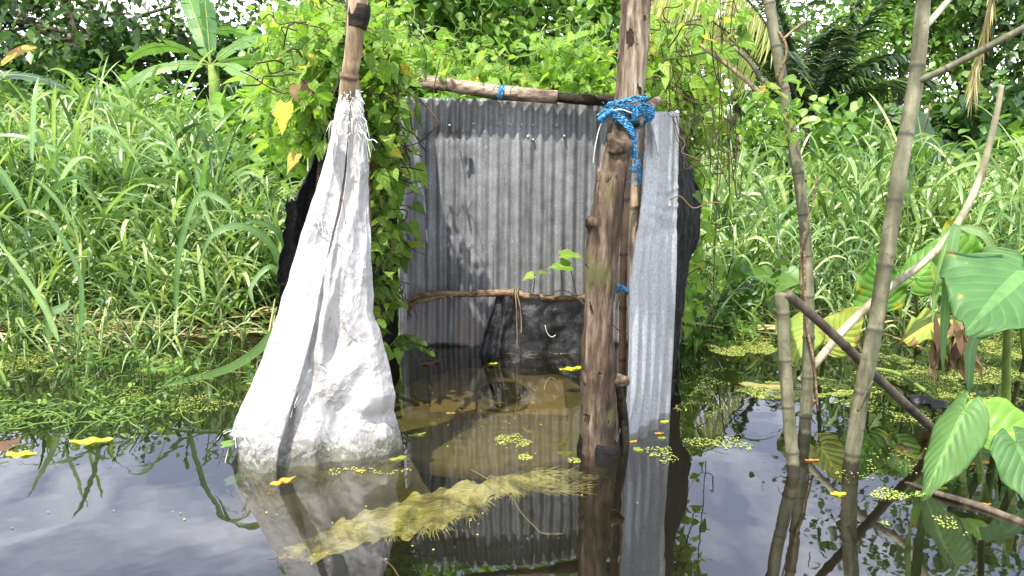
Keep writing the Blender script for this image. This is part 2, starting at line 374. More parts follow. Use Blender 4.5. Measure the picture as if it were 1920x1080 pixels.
def ground_b(nt, b):
    oc = objco(nt); a = noise_tex(nt, oc, 1.6, 9, .7); z = nt.nodes.new('ShaderNodeSeparateXYZ'); nt.links.new(oc, z.inputs[0])
    g = ramp(nt, a, [(.3, (.05, .055, .02)), (.5, (.10, .15, .04)), (.7, (.17, .25, .07))])
    m_ = ramp(nt, a, [(.3, (.05, .045, .024)), (.7, (.12, .11, .06))])
    c = mixc(nt, ramp(nt, z.outputs[2], [(.0, (0, 0, 0)), (.06, (1, 1, 1))]), m_, g)
    nt.links.new(c, b.inputs['Base Color']); nt.links.new(bump(nt, a, .5, .05), b.inputs['Normal'])
M['ground'] = surf('marsh_ground', ground_b, .95)
def rope_b(nt, b):
    a = noise_tex(nt, objco(nt), 90, 4, .7); v, u, w, r = lc(nt)
    tw = mathn(nt, 'SINE', mathn(nt, 'ADD', mathn(nt, 'MULTIPLY', u, 18.85), mathn(nt, 'MULTIPLY', w, 420)))
    nt.links.new(ramp(nt, a, [(.38, (.015, .10, .24)), (.52, (.04, .25, .50)), (.64, (.18, .45, .68))]), b.inputs['Base Color'])
    nt.links.new(bump(nt, tw, .7, .003), b.inputs['Normal'])
M['rope'] = surf('blue_plastic_rope', rope_b, .55)
M['string'] = surf('brown_string', silt_b((.18, .12, .07), (.4, .3, .2)), .9)
M['white_string'] = surf('pale_string', silt_b((.6, .6, .55), (.8, .8, .76)), .7)
M['stem'] = surf('green_stem', silt_b((.10, .16, .03), (.26, .36, .08)), .6)
M['dark_stem'] = surf('dark_vine_stem', silt_b((.03, .025, .012), (.10, .07, .035)), .8)
M['trunk'] = surf('tree_trunk_bark', wood_b([(.3, (.05, .04, .03)), (.7, (.17, .14, .10))], (1, 1, .3), .8, 6), .9)

# ------------------------------------------------------------------ terrain, water, sky
def bank(x):   # Y of the water's edge beyond the outhouse
    return 5.2 + .35 * math.sin(x * 1.3) + .2 * math.sin(x * 3.1 + 1) + .05 * abs(x)
def terrain():
    ys = np.concatenate([[-400, -120, -40, -12, -5], np.arange(-3, 10, .25), [11, 13, 16, 20, 26, 40, 80, 160, 300, 600]])
    xs = np.concatenate([[-600, -200, -80, -40, -20, -12], np.arange(-8, 8.1, .3), [12, 20, 40, 80, 200, 600]])
    V = []
    for y in ys:
        for x in xs:
            t = min(max((y - bank(x)) / 1.2 + .5, 0), 1); t2 = min(max((-1.2 - y) / .8, 0), 1)
            z = -.42 + .52 * max(t * t * (3 - 2 * t), t2) + (.05 * noise.noise(Vector((x * .8, y * .8, 0))) if abs(y) < 12 and abs(x) < 9 else 0)
            V.append((x, y, z))
    nx = len(xs); F = [(j * nx + i, j * nx + i + 1, (j + 1) * nx + i + 1, (j + 1) * nx + i) for j in range(len(ys) - 1) for i in range(nx - 1)]
    o = build('ground', Geo().add(V, F), M['ground'], origin=np.zeros(3)); tag(o, 'marshy ground and pond bed around the outhouse', 'ground', kind='structure')
terrain()
def water():
    m, nt, out = mat('pond_water')
    oc = objco(nt)
    a = noise_tex(nt, oc, 1.3, 2, .4); b2 = noise_tex(nt, oc, 7, 2, .4)
    nrm = bump(nt, a, .035, .2, bump(nt, b2, .02, .03))
    fr = nd(nt, 'ShaderNodeFresnel', i_IOR=2.05); nt.links.new(nrm, fr.inputs['Normal'])
    gl = nd(nt, 'ShaderNodeBsdfGlossy', i_Roughness=.015); nt.links.new(nrm, gl.inputs['Normal']); gl.inputs[0].default_value = (.97, .98, 1, 1)
    tr = nt.nodes.new('ShaderNodeBsdfTransparent'); tr.inputs[0].default_value = (.88, .86, .78, 1)
    df = nt.nodes.new('ShaderNodeBsdfDiffuse'); df.inputs[0].default_value = (.060, .056, .030, 1)
    m1 = nt.nodes.new('ShaderNodeMixShader'); m1.inputs[0].default_value = .12
    nt.links.new(tr.outputs[0], m1.inputs[1]); nt.links.new(df.outputs[0], m1.inputs[2])
    m2 = nt.nodes.new('ShaderNodeMixShader'); gm = nt.nodes.new('ShaderNodeNewGeometry'); nt.links.new(mathn(nt, 'MULTIPLY', fr.outputs[0], mathn(nt, 'SUBTRACT', 1., gm.outputs['Backfacing'])), m2.inputs[0])   # no mirror on the underside
    nt.links.new(m1.outputs[0], m2.inputs[1]); nt.links.new(gl.outputs[0], m2.inputs[2]); nt.links.new(m2.outputs[0], out.inputs[0])
    va = nd(nt, 'ShaderNodeVolumeAbsorption', i_Density=6.2); va.inputs[0].default_value = (.58, .56, .40, 1); nt.links.new(va.outputs[0], out.inputs['Volume'])
    V = [(x, y, z) for z in (-.9, 0) for x, y in ((-12, -2.6), (12, -2.6), (12, 7.5), (-12, 7.5))]
    o = build('water', Geo().add(V, [(4, 5, 6, 7), (3, 2, 1, 0), (0, 1, 5, 4), (1, 2, 6, 5), (2, 3, 7, 6), (3, 0, 4, 7)]), m, origin=np.zeros(3), smooth=False)
    tag(o, 'still murky pond water mirroring the sky', 'water', kind='structure')
water()
SUN_EL = math.asin(SUNV[2]); SUN_AZ = math.atan2(SUNV[0], SUNV[1])
def world():
    w = bpy.data.worlds.new('World'); SC.world = w; w.use_nodes = True; nt = w.node_tree; nt.nodes.clear()
    out = nt.nodes.new('ShaderNodeOutputWorld'); bg = nt.nodes.new('ShaderNodeBackground'); bg.inputs[1].default_value = .072
    sky = nt.nodes.new('ShaderNodeTexSky'); sky.sky_type = 'NISHITA'; sky.sun_disc = False
    sky.sun_elevation = SUN_EL; sky.sun_rotation = SUN_AZ; sky.air_density = 1; sky.dust_density = 1.5
    tc = nt.nodes.new('ShaderNodeTexCoord').outputs['Generated']
    n = noise_tex(nt, mapping(nt, tc, (1, 1, 2.2)), 2.6, 7, .58, .4)
    s = nt.nodes.new('ShaderNodeSeparateXYZ'); nt.links.new(tc, s.inputs[0])
    low = mathn(nt, 'MULTIPLY', mathn(nt, 'SUBTRACT', .30, s.outputs[2]), 1.1)       # hazy cloud bank towards the horizon
    f = ramp(nt, mathn(nt, 'ADD', n, mathn(nt, 'MAXIMUM', low, -.1)), [(.42, (.0, .0, .0)), (.70, (1, 1, 1))])
    veil = mixc(nt, .62, sky.outputs[0], (13.5, 14.8, 20.))
    c = mixc(nt, f, veil, (37., 37.3, 38.5))
    nt.links.new(c, bg.inputs[0]); nt.links.new(bg.outputs[0], out.inputs[0])
    l = bpy.data.lights.new('sun', 'SUN'); l.energy = 5.0; l.angle = R(.6); l.color = (1, .95, .86)
    o = bpy.data.objects.new('sun', l); COL.objects.link(o); o.location = (0, 0, 20)
    o.rotation_euler = Vector(-SUNV).to_track_quat('-Z', 'Y').to_euler()
world()

# ------------------------------------------------------------------ grass
def grass_plants(geo, spots, H, leaves, LL, WW, lean=.25, stems=None, face=0):
    B, D, S, Ls, Ws, Dr, Tw = [], [], [], [], [], [], []
    for (x, y, z0) in spots:
        h = rng.uniform(*H); ln = rng.normal(size=2) * lean * h * .6
        top = np.array([x + ln[0], y + ln[1], z0 + h * .72]); b0 = np.array([x, y, z0 - .02])
        k = int(rng.integers(*leaves)); r = rng.random()
        if stems is not None:
            c = spline([b0, (b0 + top) / 2 + rng.normal(size=3) * .02, top], 6)
            tube(stems, c, [.007, .004], 6, 4, cap=False, rnd=r)
        a0 = rng.uniform(0, 6.28)
        for i in range(k):
            t = .12 + .88 * (i + rng.random() * .6) / k; p = b0 * (1 - t) + top * t
            a = a0 + i * 2.6 + rng.normal() * .6; el = rng.uniform(.75, 1.35) if t > .5 else rng.uniform(.5, 1.15)
            d = np.array([math.cos(a) * math.cos(el), math.sin(a) * math.cos(el), math.sin(el)])
            B.append(p); D.append(d); Ls.append(rng.uniform(*LL)); Ws.append(rng.uniform(*WW)); Dr.append(rng.uniform(.25, 1.0) if el > .8 else rng.uniform(.1, .6)); Tw.append(rng.normal() * 1.0)
    D = np.array(D)
    ribbons(geo, np.array(B), D, flatside(D), Ls, Ws, GRASS[0], GRASS[1], Dr, .25, Tw, 2.2, wave=.03)
def region(n, px, d, gz=.05, jitter=None):
    out = []
    for _ in range(n):
        y = rng.uniform(*d); q = rng.uniform(*px); out.append(((q - 960) / FPX * y * 1.0, y, gz if y > 5 else -.02))
    return out
def left_grass():
    g = Geo(); st = Geo()
    for (n_, px_, d_, H_) in ((150, (-260, 500), (4.9, 5.7), (.45, .9)), (210, (-300, 450), (5.6, 6.6), (.8, 1.3)), (210, (-320, 430), (6.6, 7.6), (1.2, 1.65)), (170, (-340, 380), (7.6, 9.2), (1.65, 2.15)), (130, (380, 590), (4.8, 6.6), (.4, .9)), (50, (-200, 460), (4.3, 4.9), (.25, .6))):
        big = H_[1] > 1.2
        grass_plants(g, region(n_, px_, d_), H_, (7, 12), (.42 + .2 * big, .65 + .4 * big), (.014 + .008 * big, .030 + .014 * big), .28, g)
    grass_plants(g, region(16, (-40, 390), (5.5, 6.3)), (1.35, 1.65), (5, 8), (.5, .8), (.016, .026), .3, g)
    o = build('tall_grass', g, M['grass'], origin=np.array([-2.4, 6, 0])); tag(o, 'tall arching elephant grass massed on the left bank', 'grass', kind='stuff')
    g = Geo(); grass_plants(g, region(150, (-160, 440), (5.2, 7.8)), (.85, 1.55), (5, 8), (.6, .95), (.028, .044), .3, g)
    o = build('broad_grass', g, M['grass_blue'], origin=np.array([-2.2, 5, 0])); tag(o, 'broad blue green grass blades along the front of the left bank', 'grass', kind='stuff')
left_grass()
def right_grass():
    g = Geo()
    grass_plants(g, region(120, (1285, 2100), (4.9, 5.9)), (.28, .55), (6, 10), (.3, .6), (.012, .024), .35, g)
    grass_plants(g, region(150, (1290, 2100), (5.7, 7.2)), (.5, .9), (6, 10), (.5, .9), (.02, .038), .3, g)
    grass_plants(g, region(45, (1500, 2100), (5.3, 7.2)), (.9, 1.35), (6, 9), (.5, .85), (.02, .034), .25, g)
    grass_plants(g, region(70, (1290, 2100), (7.2, 9.0)), (.9, 1.35), (6, 9), (.55, .9), (.022, .036), .22, g)
    grass_plants(g, region(30, (1265, 1340), (4.3, 5.2)), (.3, .7), (5, 9), (.3, .5), (.010, .02), .35, g)
    o = build('tall_grass', g, M['grass'], origin=np.array([2.4, 6, 0])); tag(o, 'loose tall grass standing on the right bank', 'grass', kind='stuff')
    g = Geo()
    grass_plants(g, region(1500, (600, 2300), (7.2, 15)), (.4, .8), (4, 7), (.35, .6), (.03, .05), .35)
    o = build('field_grass', g, M['field'], origin=np.array([3., 10, 0])); tag(o, 'pale sunlit grass field reaching back to the trees', 'grass', kind='stuff')
right_grass()

# a few grass plants that stand out on the right
def grass_tuft(px, py, d, n, H, LL, WW, label, mk='grass_blue'):
    b = P(px, py, d); b[2] = max(b[2], -.03) if d > 4.9 else -.05
    g = Geo(); st = Geo()
    sp_ = [(b[0] + rng.normal() * .05, b[1] + rng.normal() * .05, b[2]) for _ in range(n)]
    grass_plants(g, sp_, H, (6, 9), LL, (WW[0] * .8, WW[1] * .8), .18, g)
    tag(build('grass_plant', g, M[mk], origin=b), label, 'grass', 'grass plants standing out of the right bank')
grass_tuft(1600, 560, 5.4, 3, (1.1, 1.35), (.5, .75), (.03, .042), 'broad bladed grass plant between the two tall bamboo stems')
grass_tuft(1780, 600, 5.0, 3, (1.1, 1.3), (.5, .75), (.026, .038), 'grass plant right of the thickest bamboo stem, behind the taro leaves')
grass_tuft(1895, 600, 4.9, 2, (1.5, 1.7), (.5, .8), (.024, .034), 'tallest grass plant at the far right beside the pale leaning cane')
grass_tuft(1430, 560, 5.6, 3, (.8, .95), (.5, .75), (.022, .034), 'grass plant just left of the tall vine wrapped bamboo stem')

# ------------------------------------------------------------------ trees and other background plants
def crown(geo, c, rad, nc, per, leaf, aspect=.45, shell=.55, spread=.16, rows=DIAM, droop=.25):
    c = np.array(c, float); rad = np.array(rad, float)
    dirs = n3(rng.normal(size=(nc, 3))); rr = rng.uniform(shell, 1, nc) ** .7
    wob = np.array([1 + .35 * noise.noise(Vector(d * 2.2)) for d in dirs])
    K = c + dirs * (rr * wob)[:, None] * rad
    keep = np.array([noise.noise(Vector(k * .9)) > -.05 for k in K]); K = K[keep]
    sz = rng.uniform(.6, 1.5, len(K)); tone = np.clip(rng.normal(.5, .22, len(K)), 0, 1)
    B = np.repeat(K, per, 0) + rng.normal(size=(len(K) * per, 3)) * (np.repeat(sz, per)[:, None] * spread * rad.mean()) * np.array([1, 1, .7])
    D = rdir(len(B), -.35); S = flatside(D); n = len(B)
    ribbons(geo, B, D, S, leaf * rng.uniform(.7, 1.3, n), leaf * aspect * rng.uniform(.8, 1.2, n) * 2 * .5 * 2, rows[0], rows[1], droop, .2,
            rnd=np.clip(np.repeat(tone, per) + rng.normal(size=n) * .18, 0, 1))
def tree(name, px, d, H, crowns, nc, per, leaf, mk, label, cat='tree', tr=.12, aspect=.45, lean=0, shell=.45, rows=DIAM, spread=.16, trunks=1):
    x = (px - 960) / FPX * d; b = np.array([x, d, .02]); root = empty(name, b)
    g = Geo()
    for k in range(trunks):
        bb = b + np.array([k * tr * 3 - (trunks - 1) * tr * 1.5, rng.normal() * .1, 0])
        top = bb + np.array([lean + rng.normal() * .1, 0, H * .75]); mid = (bb + top) / 2 + rng.normal(size=3) * H * .03
        C = tube(g, [bb, mid, top], [tr, tr * .75, tr * .35], 14, 8)
        for (cc, rad) in crowns:
            for _ in range(5):
                s = C[rng.integers(4, 12)]; e = np.array([x, d, 0]) + np.array(cc) + rng.normal(size=3) * np.array(rad) * .45
                tube(g, [s, (s + e) / 2 + rng.normal(size=3) * .15, e], [tr * .35, tr * .12], 7, 5)
    build('trunk', g, M['trunk'], root)
    g = Geo()
    for (cc, rad) in crowns: crown(g, np.array([x, d, 0]) + np.array(cc), rad, nc, per, leaf, aspect, shell, spread, rows)
    build('crown', g, M[mk], root); tag(root, label, cat); return root
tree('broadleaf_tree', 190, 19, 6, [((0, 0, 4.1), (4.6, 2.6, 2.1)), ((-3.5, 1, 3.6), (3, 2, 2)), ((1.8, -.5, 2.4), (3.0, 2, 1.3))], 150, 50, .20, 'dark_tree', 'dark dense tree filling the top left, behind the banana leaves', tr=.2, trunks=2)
tree('broadleaf_tree', 880, 15, 5, [((-.9, 0, 3.3), (2.6, 1.6, 1.7)), ((1.2, .6, 3.4), (2.2, 1.6, 1.7)), ((-.2, -.4, 2.0), (3, 1.4, .9))], 170, 60, .17, 'mid_tree', 'leafy green tree behind the top rail of the outhouse', tr=.13, rows=OVAL)
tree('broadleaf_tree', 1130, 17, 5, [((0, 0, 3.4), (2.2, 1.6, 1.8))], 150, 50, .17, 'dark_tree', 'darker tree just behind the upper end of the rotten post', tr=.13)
tree('small_tree', 1640, 14, 4, [((0, 0, 2.2), (1.5, 1.2, 1.1)), ((.7, .3, 3.5), (1.1, 1, .8))], 80, 40, .12, 'mid_tree', 'fine leaved small tree seen left of the thickest bamboo stem', tr=.07)
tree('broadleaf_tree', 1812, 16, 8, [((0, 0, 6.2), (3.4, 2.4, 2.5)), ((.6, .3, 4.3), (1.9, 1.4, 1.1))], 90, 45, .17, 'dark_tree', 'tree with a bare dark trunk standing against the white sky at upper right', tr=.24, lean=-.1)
tree('small_tree', 1764, 15, 5, [((-.4, 0, 4.6), (1.4, 1, .8))], 70, 45, .15, 'mid_tree', 'thin pale trunked tree close left of the dark trunk', tr=.07)
tree('broadleaf_tree', 2010, 13, 7, [((0, 0, 4.4), (2.0, 1.8, 2.9)), ((-.5, 0, 2.0), (1.6, 1.3, 1.3))], 130, 55, .15, 'dark_tree', 'dark leafy tree cut off by the right edge of the photo', tr=.18)
tree('broadleaf_tree', 1560, 21, 8, [((0, 0, 3.4), (3.4, 2.0, 2.0))], 80, 40, .2, 'mid_tree', 'green tree behind the dark palm fronds', tr=.2)
tree('broadleaf_tree', 1360, 20, 6, [((0, 0, 2.5), (2.6, 2, 1.6))], 80, 40, .2, 'mid_tree', 'green tree behind the yellowing palm fronds', tr=.16)
tree('shrub', 1700, 9.5, 2, [((0, 0, .95), (1.5, .8, .75))], 90, 40, .15, 'mid_tree', 'shrub with oval leaves behind the thickest bamboo stem', 'shrub', tr=.03, rows=OVAL)
tree('shrub', 1850, 10, 2, [((0, 0, 1.0), (1.3, .8, .85))], 90, 40, .14, 'dark_tree', 'dark shrub under the hanging dry palm leaf at right', 'shrub', tr=.03, rows=OVAL)
tree('shrub', 470, 8.6, 2, [((.2, 0, .85), (1.0, .6, .7)), ((.9, 0, 1.1), (.6, .5, .55))], 110, 26, .20, 'light_tree', 'bright yellow green shrub between the tall grass and the vine', 'shrub', tr=.03, rows=LANCE, aspect=.3)
tree('shrub', 860, 6.4, 2, [((0, 0, 1.25), (.8, .4, .35))], 60, 18, .17, 'light_tree', 'bright shrub with long leaves showing just above the top rail', 'shrub', tr=.02, rows=LANCE, aspect=.32)
tree('shrub', 250, 11, 2, [((0, 0, 1.15), (2.4, 1, .6))], 90, 40, .14, 'light_tree', 'pale shrub band rising behind the tall grass on the left', 'shrub', tr=.03, rows=OVAL)
def woodland():
    g = Geo()
    for i in range(46):
        x = -34 + i * 1.55 + rng.normal() * .6; h = rng.uniform(1.8, 3.4)
        crown(g, (x, 27 + rng.normal() * 2, h * .5), (1.8, 1.5, h * .6), 34, 30, .3, .5, .3)
    tag(build('woodland', g, M['mid_tree'], origin=np.array([0, 27, 0])), 'low far wood closing off the field behind the trees', 'wood', kind='stuff')
woodland()

def banana_leaf(geo, rib, b, az, el, L, Wd, droop, rnd=None, split=.5):
    b = np.array(b, float); d = np.array([math.cos(az) * math.cos(el), math.sin(az) * math.cos(el), math.sin(el)])
    s = n3(np.cross(d, [0, 0, 1.])); M_ = 26; rv = np.linspace(0, 1, M_)
    v = rv[:, None]; C = b + L * d * v; C[:, 2] -= L * droop * rv ** 2.1
    T = n3(np.gradient(C, axis=0)); N0 = np.cross(s, T).mean(0); ti = rng.choice([-1, 1]) * rng.uniform(.3, .8); s = n3(s * math.cos(ti) + N0 * math.sin(ti)); Nn = np.cross(s, T); tw = rng.normal() * .3
    w = Wd * .5 * np.clip(np.sin(np.pi * np.clip(rv * .96 + .04, 0, 1)) ** .55, .02, 1) * np.where(rv < .12, rv / .12 * .9 + .05, 1)
    r = rng.random() if rnd is None else rnd
    for sd in (-1, 1):                                        # blade split into strips along the veins
        i = 2
        while i < M_ - 1:
            k = int(min(M_ - 1 - i, rng.choice([1, 2, 3, 5], p=[.2, .3, .3, .2]))) if rng.random() < split else min(6, M_ - 1 - i)
            dr = rng.uniform(.05, .5) if split > .3 else .15; V, Lc = [], []
            for q in range(i, i + k + 1):
                for j, u in enumerate((0, .5, 1.)):
                    ww = w[q] * (1 - (.12 * rng.random() if j == 2 else 0))
                    a = tw + dr * u
                    off = s * sd * ww * u * math.cos(a * .6) + Nn[q] * ww * u * .25 - np.array([0, 0, 1.]) * ww * u * dr + T[q] * ww * u * .3
                    V.append(C[q] + off); Lc.append((u * sd, rv[q], r))
            F = [(a * 3 + j, a * 3 + j + 1, (a + 1) * 3 + j + 1, (a + 1) * 3 + j) for a in range(k) for j in range(2)]
            geo.add(V, F, Lc); i += k
    tube(rib, C, [Wd * .05, Wd * .035, Wd * .01], 14, 5, rnd=r)
def banana(px, d, z, leaves, mk, label, stem=True, name='banana_plant', split=.5):
    x = (px - 960) / FPX * d; root = empty(name, (x, d, .02)); g = Geo()
    if stem: tube(g, [(x, d, 0), (x + .03, d, z)], [.09, .06], 8, 10)
    rib = g; lf = []
    for (az, el, L, Wd, dr) in leaves:
        gg = Geo(); banana_leaf(gg, rib, (x, d, z), R(az), R(el), L, Wd, dr, split=split); lf.append(gg)
    if rib.V: build('stem', rib, M['stem'], root)
    for gg in lf: build('leaf', gg, M[mk], root)
    tag(root, label, 'banana plant'); return root
banana(415, 9.4, 1.95, [(128, 58, 1.6, .26, .22), (112, 66, 1.7, .24, .3), (168, 36, 1.4, .22, .55), (40, 44, 1.3, .22, .45), (8, 18, 1.1, .24, .35), (190, 8, 1.1, .22, .45), (-30, 10, .9, .22, .7)], 'banana', 'banana plant with tattered leaves reaching up in front of the dark tree', split=.85)
banana(590, 10.2, 2.1, [(172, 30, 1.5, .32, .25), (160, 8, 1.3, .30, .2), (140, 55, 1.4, .3, .3), (195, -10, 1.0, .28, .2), (95, 75, 1.2, .3, .2)], 'banana', 'banana plant standing against the white sky behind the vine')
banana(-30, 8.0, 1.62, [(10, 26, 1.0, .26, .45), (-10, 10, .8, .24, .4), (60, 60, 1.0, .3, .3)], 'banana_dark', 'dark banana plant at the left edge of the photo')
banana(30, 9.2, 1.9, [(18, 48, .62, .17, .35)], 'banana_yellow', 'yellowed banana leaf above the grass at the left edge', stem=False, name='banana_leaf', split=.2)
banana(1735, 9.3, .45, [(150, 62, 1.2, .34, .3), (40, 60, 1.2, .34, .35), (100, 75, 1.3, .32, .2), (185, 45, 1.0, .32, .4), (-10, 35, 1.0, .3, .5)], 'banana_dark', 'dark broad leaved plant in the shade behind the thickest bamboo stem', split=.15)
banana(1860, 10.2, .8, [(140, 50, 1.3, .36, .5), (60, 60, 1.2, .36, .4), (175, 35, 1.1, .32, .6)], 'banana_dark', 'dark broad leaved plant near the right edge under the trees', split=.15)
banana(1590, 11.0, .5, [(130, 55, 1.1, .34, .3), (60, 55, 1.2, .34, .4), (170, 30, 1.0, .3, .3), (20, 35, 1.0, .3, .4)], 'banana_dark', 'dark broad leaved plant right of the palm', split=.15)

def frond(geo, rib, b, az, el, L, droop, ll=.45, lw=.024, n=44, hang=.5):
    d = np.array([math.cos(az) * math.cos(el), math.sin(az) * math.cos(el), math.sin(el)]); t = np.linspace(0, 1, n)
    C = np.array(b) + L * d * t[:, None]; C[:, 2] -= L * droop * t ** 2
    tube(rib, C, [.022, .012, .004], 14, 5)
    T = n3(np.gradient(C, axis=0)); s = n3(np.cross(T, [0, 0, 1.]) + 1e-6)
    k = slice(5, n); 
    for sd in (-1, 1):
        D = n3(T[k] * .75 + s[k] * sd + rng.normal(size=(n - 5, 3)) * .08)
        ln = ll * np.sin(np.pi * (.12 + .85 * t[k])) ** .6
        S = n3(np.cross(D, np.array([0, 0, 1.])) + rng.normal(size=D.shape) * .3)
        ribbons(geo, C[k], D, S, ln, lw, [0, .3, .65, 1], [.3, .5, .4, .02], hang, .3, 0, 2)
def palm():
    x = (1500 - 960) / FPX * 12; root = empty('coconut_palm', (x, 12, .02)); b = (x, 12, 1.3); rib = Geo()
    for k in range(3): tube(rib, [(x + (k - 1) * .12, 12, 0), (x + (k - 1) * .2, 12, 1.35)], [.09, .05], 6, 8)
    dk = [(200, 60, 3.0, .35), (225, 50, 2.6, .3), (170, 66, 3.1, .4), (120, 70, 3.0, .25), (80, 74, 3.0, .2), (50, 62, 3.0, .3), (25, 50, 2.7, .35), (0, 42, 2.5, .4), (-40, 55, 2.3, .4), (-90, 68, 2.2, .35), (10, 66, 3.2, .3), (140, 50, 2.6, .3), (185, 74, 3.0, .2), (-20, 74, 3, .2)]
    lv = []
    for (az, el, L, dr) in dk:
        g = Geo(); frond(g, rib, b, R(az), R(el), L, dr, .6, .05, 64, .55); lv.append(('frond', g, 'palm'))
    for pts in ([b, P(1450, 70, 10.6), P(1370, -25, 9.6), P(1270, -30, 8.8), P(1190, 30, 8.3)], [b, P(1420, 120, 10.6), P(1350, 50, 9.6), P(1290, 40, 9.0), P(1240, 90, 8.6)]):
        g = Geo(); C = spline(pts, 90); tube(rib, C, [.022, .014, .005], 30, 5); C = C[22:]; T = n3(np.gradient(C, axis=0))
        for sd in (-1, 1):
            D = n3(T * .35 + np.array([-.15, sd * .35, -1.]) + rng.normal(size=T.shape) * .05)
            ribbons(g, C, D, n3(np.cross(D, [.2, -1., .3])), .62 * np.sin(np.pi * np.linspace(.2, .92, len(C))) ** .5, .026, [0, .3, .65, 1], [.3, .5, .4, .02], .1, .3, 0, 2)
        lv.append(('frond', g, 'palm_yellow'))
    build('trunk', rib, M['trunk'], root)
    for (nm, g, mk) in lv:
        o = build(nm, g, M[mk], root)
        if mk == 'palm_yellow': o['label'] = 'yellowing palm frond with thin hanging leaflets'
    tag(root, 'coconut palm with dark feathery fronds and yellowing ones on its left', 'palm')
palm()
def dry_frond():
    g = Geo(); top = P(1872, -140, 9.5); pts = [top, P(1862, -20, 9.5), P(1838, 90, 9.5), P(1822, 165, 9.5)]
    tube(g, pts, [.03, .015, .006], 14, 6); C = spline(pts, 60)[6:]
    for s in (-1, 1):
        D = n3(np.array([s * .10, 0, -1.]) + rng.normal(size=(len(C), 3)) * .08)
        ribbons(g, C, D, perp(D), rng.uniform(.2, .45, len(C)), .02, [0, .3, .65, 1], [.3, .5, .4, .02], .05, .3, rng.normal(size=len(C)))
    tag(build('dead_palm_frond', g, M['straw'], origin=pts[-1]), 'long dry palm frond hanging down at the upper right', 'palm frond')
dry_frond()

# ------------------------------------------------------------------ the outhouse
OUT = empty('outhouse', (.1, 3.3, 0)); tag(OUT, 'makeshift outhouse of corrugated sheets and posts standing in the flooded pond', 'outhouse')
def sheet(name, tl, tr_, bl, br, waves, amp, m, parent, nu=None, nv=46, dent=.006, seed=0, edge=0., label=None, warp=None, ed=None):
    nu = nu or waves * 10 + 1; tl, tr_, bl, br = map(np.array, (tl, tr_, bl, br)); V, L = [], []
    nrm = n3(np.cross(tr_ - tl, bl - tl))
    for j in range(nv):
        for i in range(nu):
            u, v = i / (nu - 1), j / (nv - 1)
            p = (tl * (1 - u) + tr_ * u) * (1 - v) + (bl * (1 - u) + br * u) * v
            if ed: p = ed(u, v, p)
            q = Vector((p[0] * 4 + seed, p[2] * 4, p[1] * 2))
            h = amp * math.sin(u * waves * 2 * math.pi + .5 * noise.noise(Vector((v * 2, seed, 0)))) + dent * noise.noise(q * 1.3) + dent * .5 * noise.noise(q * 5)
            if v == 0 or j == nv - 1: p = p + np.array([0, 0, edge * noise.noise(Vector((u * 31, v * 9, seed)))])
            if warp: h += warp(u, v)
            V.append(p + nrm * h); L.append((u, v, 0))
    F = [(j * nu + i, j * nu + i + 1, (j + 1) * nu + i + 1, (j + 1) * nu + i) for j in range(nv - 1) for i in range(nu - 1)]
    o = build(name, Geo().add(V, F, L), M[m], parent, solid=.0012)
    if label: o['label'] = label
    return o
def bw(u, v):
    seam = .004 if (v < .105 and u > .16) else 0   # dents in the back sheet
    def dn(cu, cv, ru, rv, a): 
        r = ((u - cu) / ru) ** 2 + ((v - cv) / rv) ** 2; return a * math.exp(-r * 1.5)
    return dn(.20, .135, .09, .02, .015) + dn(.10, .15, .05, .015, .012) + dn(.235, .245, .018, .03, .012) + dn(.27, .61, .05, .02, -.01) + .012 * math.sin(u * 9 + 1) + seam
sheet('back_sheet', P(750, 182, 4.05), P(1290, 196, 4.05), P(748, 672, 4.05) , P(1275, 672, 4.05), 26, .0085, 'zinc', OUT, nv=90, dent=.006, edge=.012, warp=bw, label='weathered grey corrugated back wall with dents and stained lower edge')
# nail heads along the lap of the two sheets
for px, py in [(843, 235), (934, 233), (957, 234), (978, 234), (999, 235), (1044, 235), (1058, 255), (990, 256), (1000, 262), (888, 232)]:
    g = Geo(); p = P(px, py, 4.03); tube(g, [p + [0, .01, 0], p + [0, -.004, 0]], .0065, 2, 8); build('nail_head', g, M['zinc_light'], OUT)
# right front sheet: narrower at the top left, splayed towards the water, with a torn curled corner
def fe(u, v, p):
    le = np.interp(v, [0, .12, .3, .5, .8, 1], [0, -.015, .0, .0, .0, 0]); return p + np.array([le * (1 - u), 0, 0])
tl, tr_, bl, br = P(1226, 212, 2.86), P(1272, 208, 3.02), P(1150, 880, 2.66), P(1256, 800, 3.05)
def fedge(u, v, p):
    # left edge follows the torn outline of the photo
    lx = np.interp(v, [0, .15, .3, .47, .62, .8, 1], [1214, 1212, 1200, 1181, 1181, 1176, 1146]); rx = np.interp(v, [0, .5, 1], [1272, 1268, 1255])
    py = (210 * (1 - u) + 208 * u) * (1 - v) + (880 * (1 - u) + 800 * u) * v
    d = (2.83 * (1 - u) + 3.0 * u) * (1 - v) + (2.66 * (1 - u) + 3.05 * u) * v
    return P(lx * (1 - u) + rx * u, py, d)
def fwarp(u, v):
    a = math.exp(-(((v - .27) / .06) ** 2)) * (.006 * noise.noise(Vector((u * 9, v * 60, 3))) * 2.0)
    return a + .004 * math.exp(-((v - .36) / .02) ** 2)
sheet('front_sheet', tl, tr_, bl, br, 5, .009, 'zinc_light', OUT, nv=110, dent=.0015, seed=5, ed=fedge, warp=fwarp, edge=.01, label='bright grey corrugated sheet splaying into the water beside the rotten post')
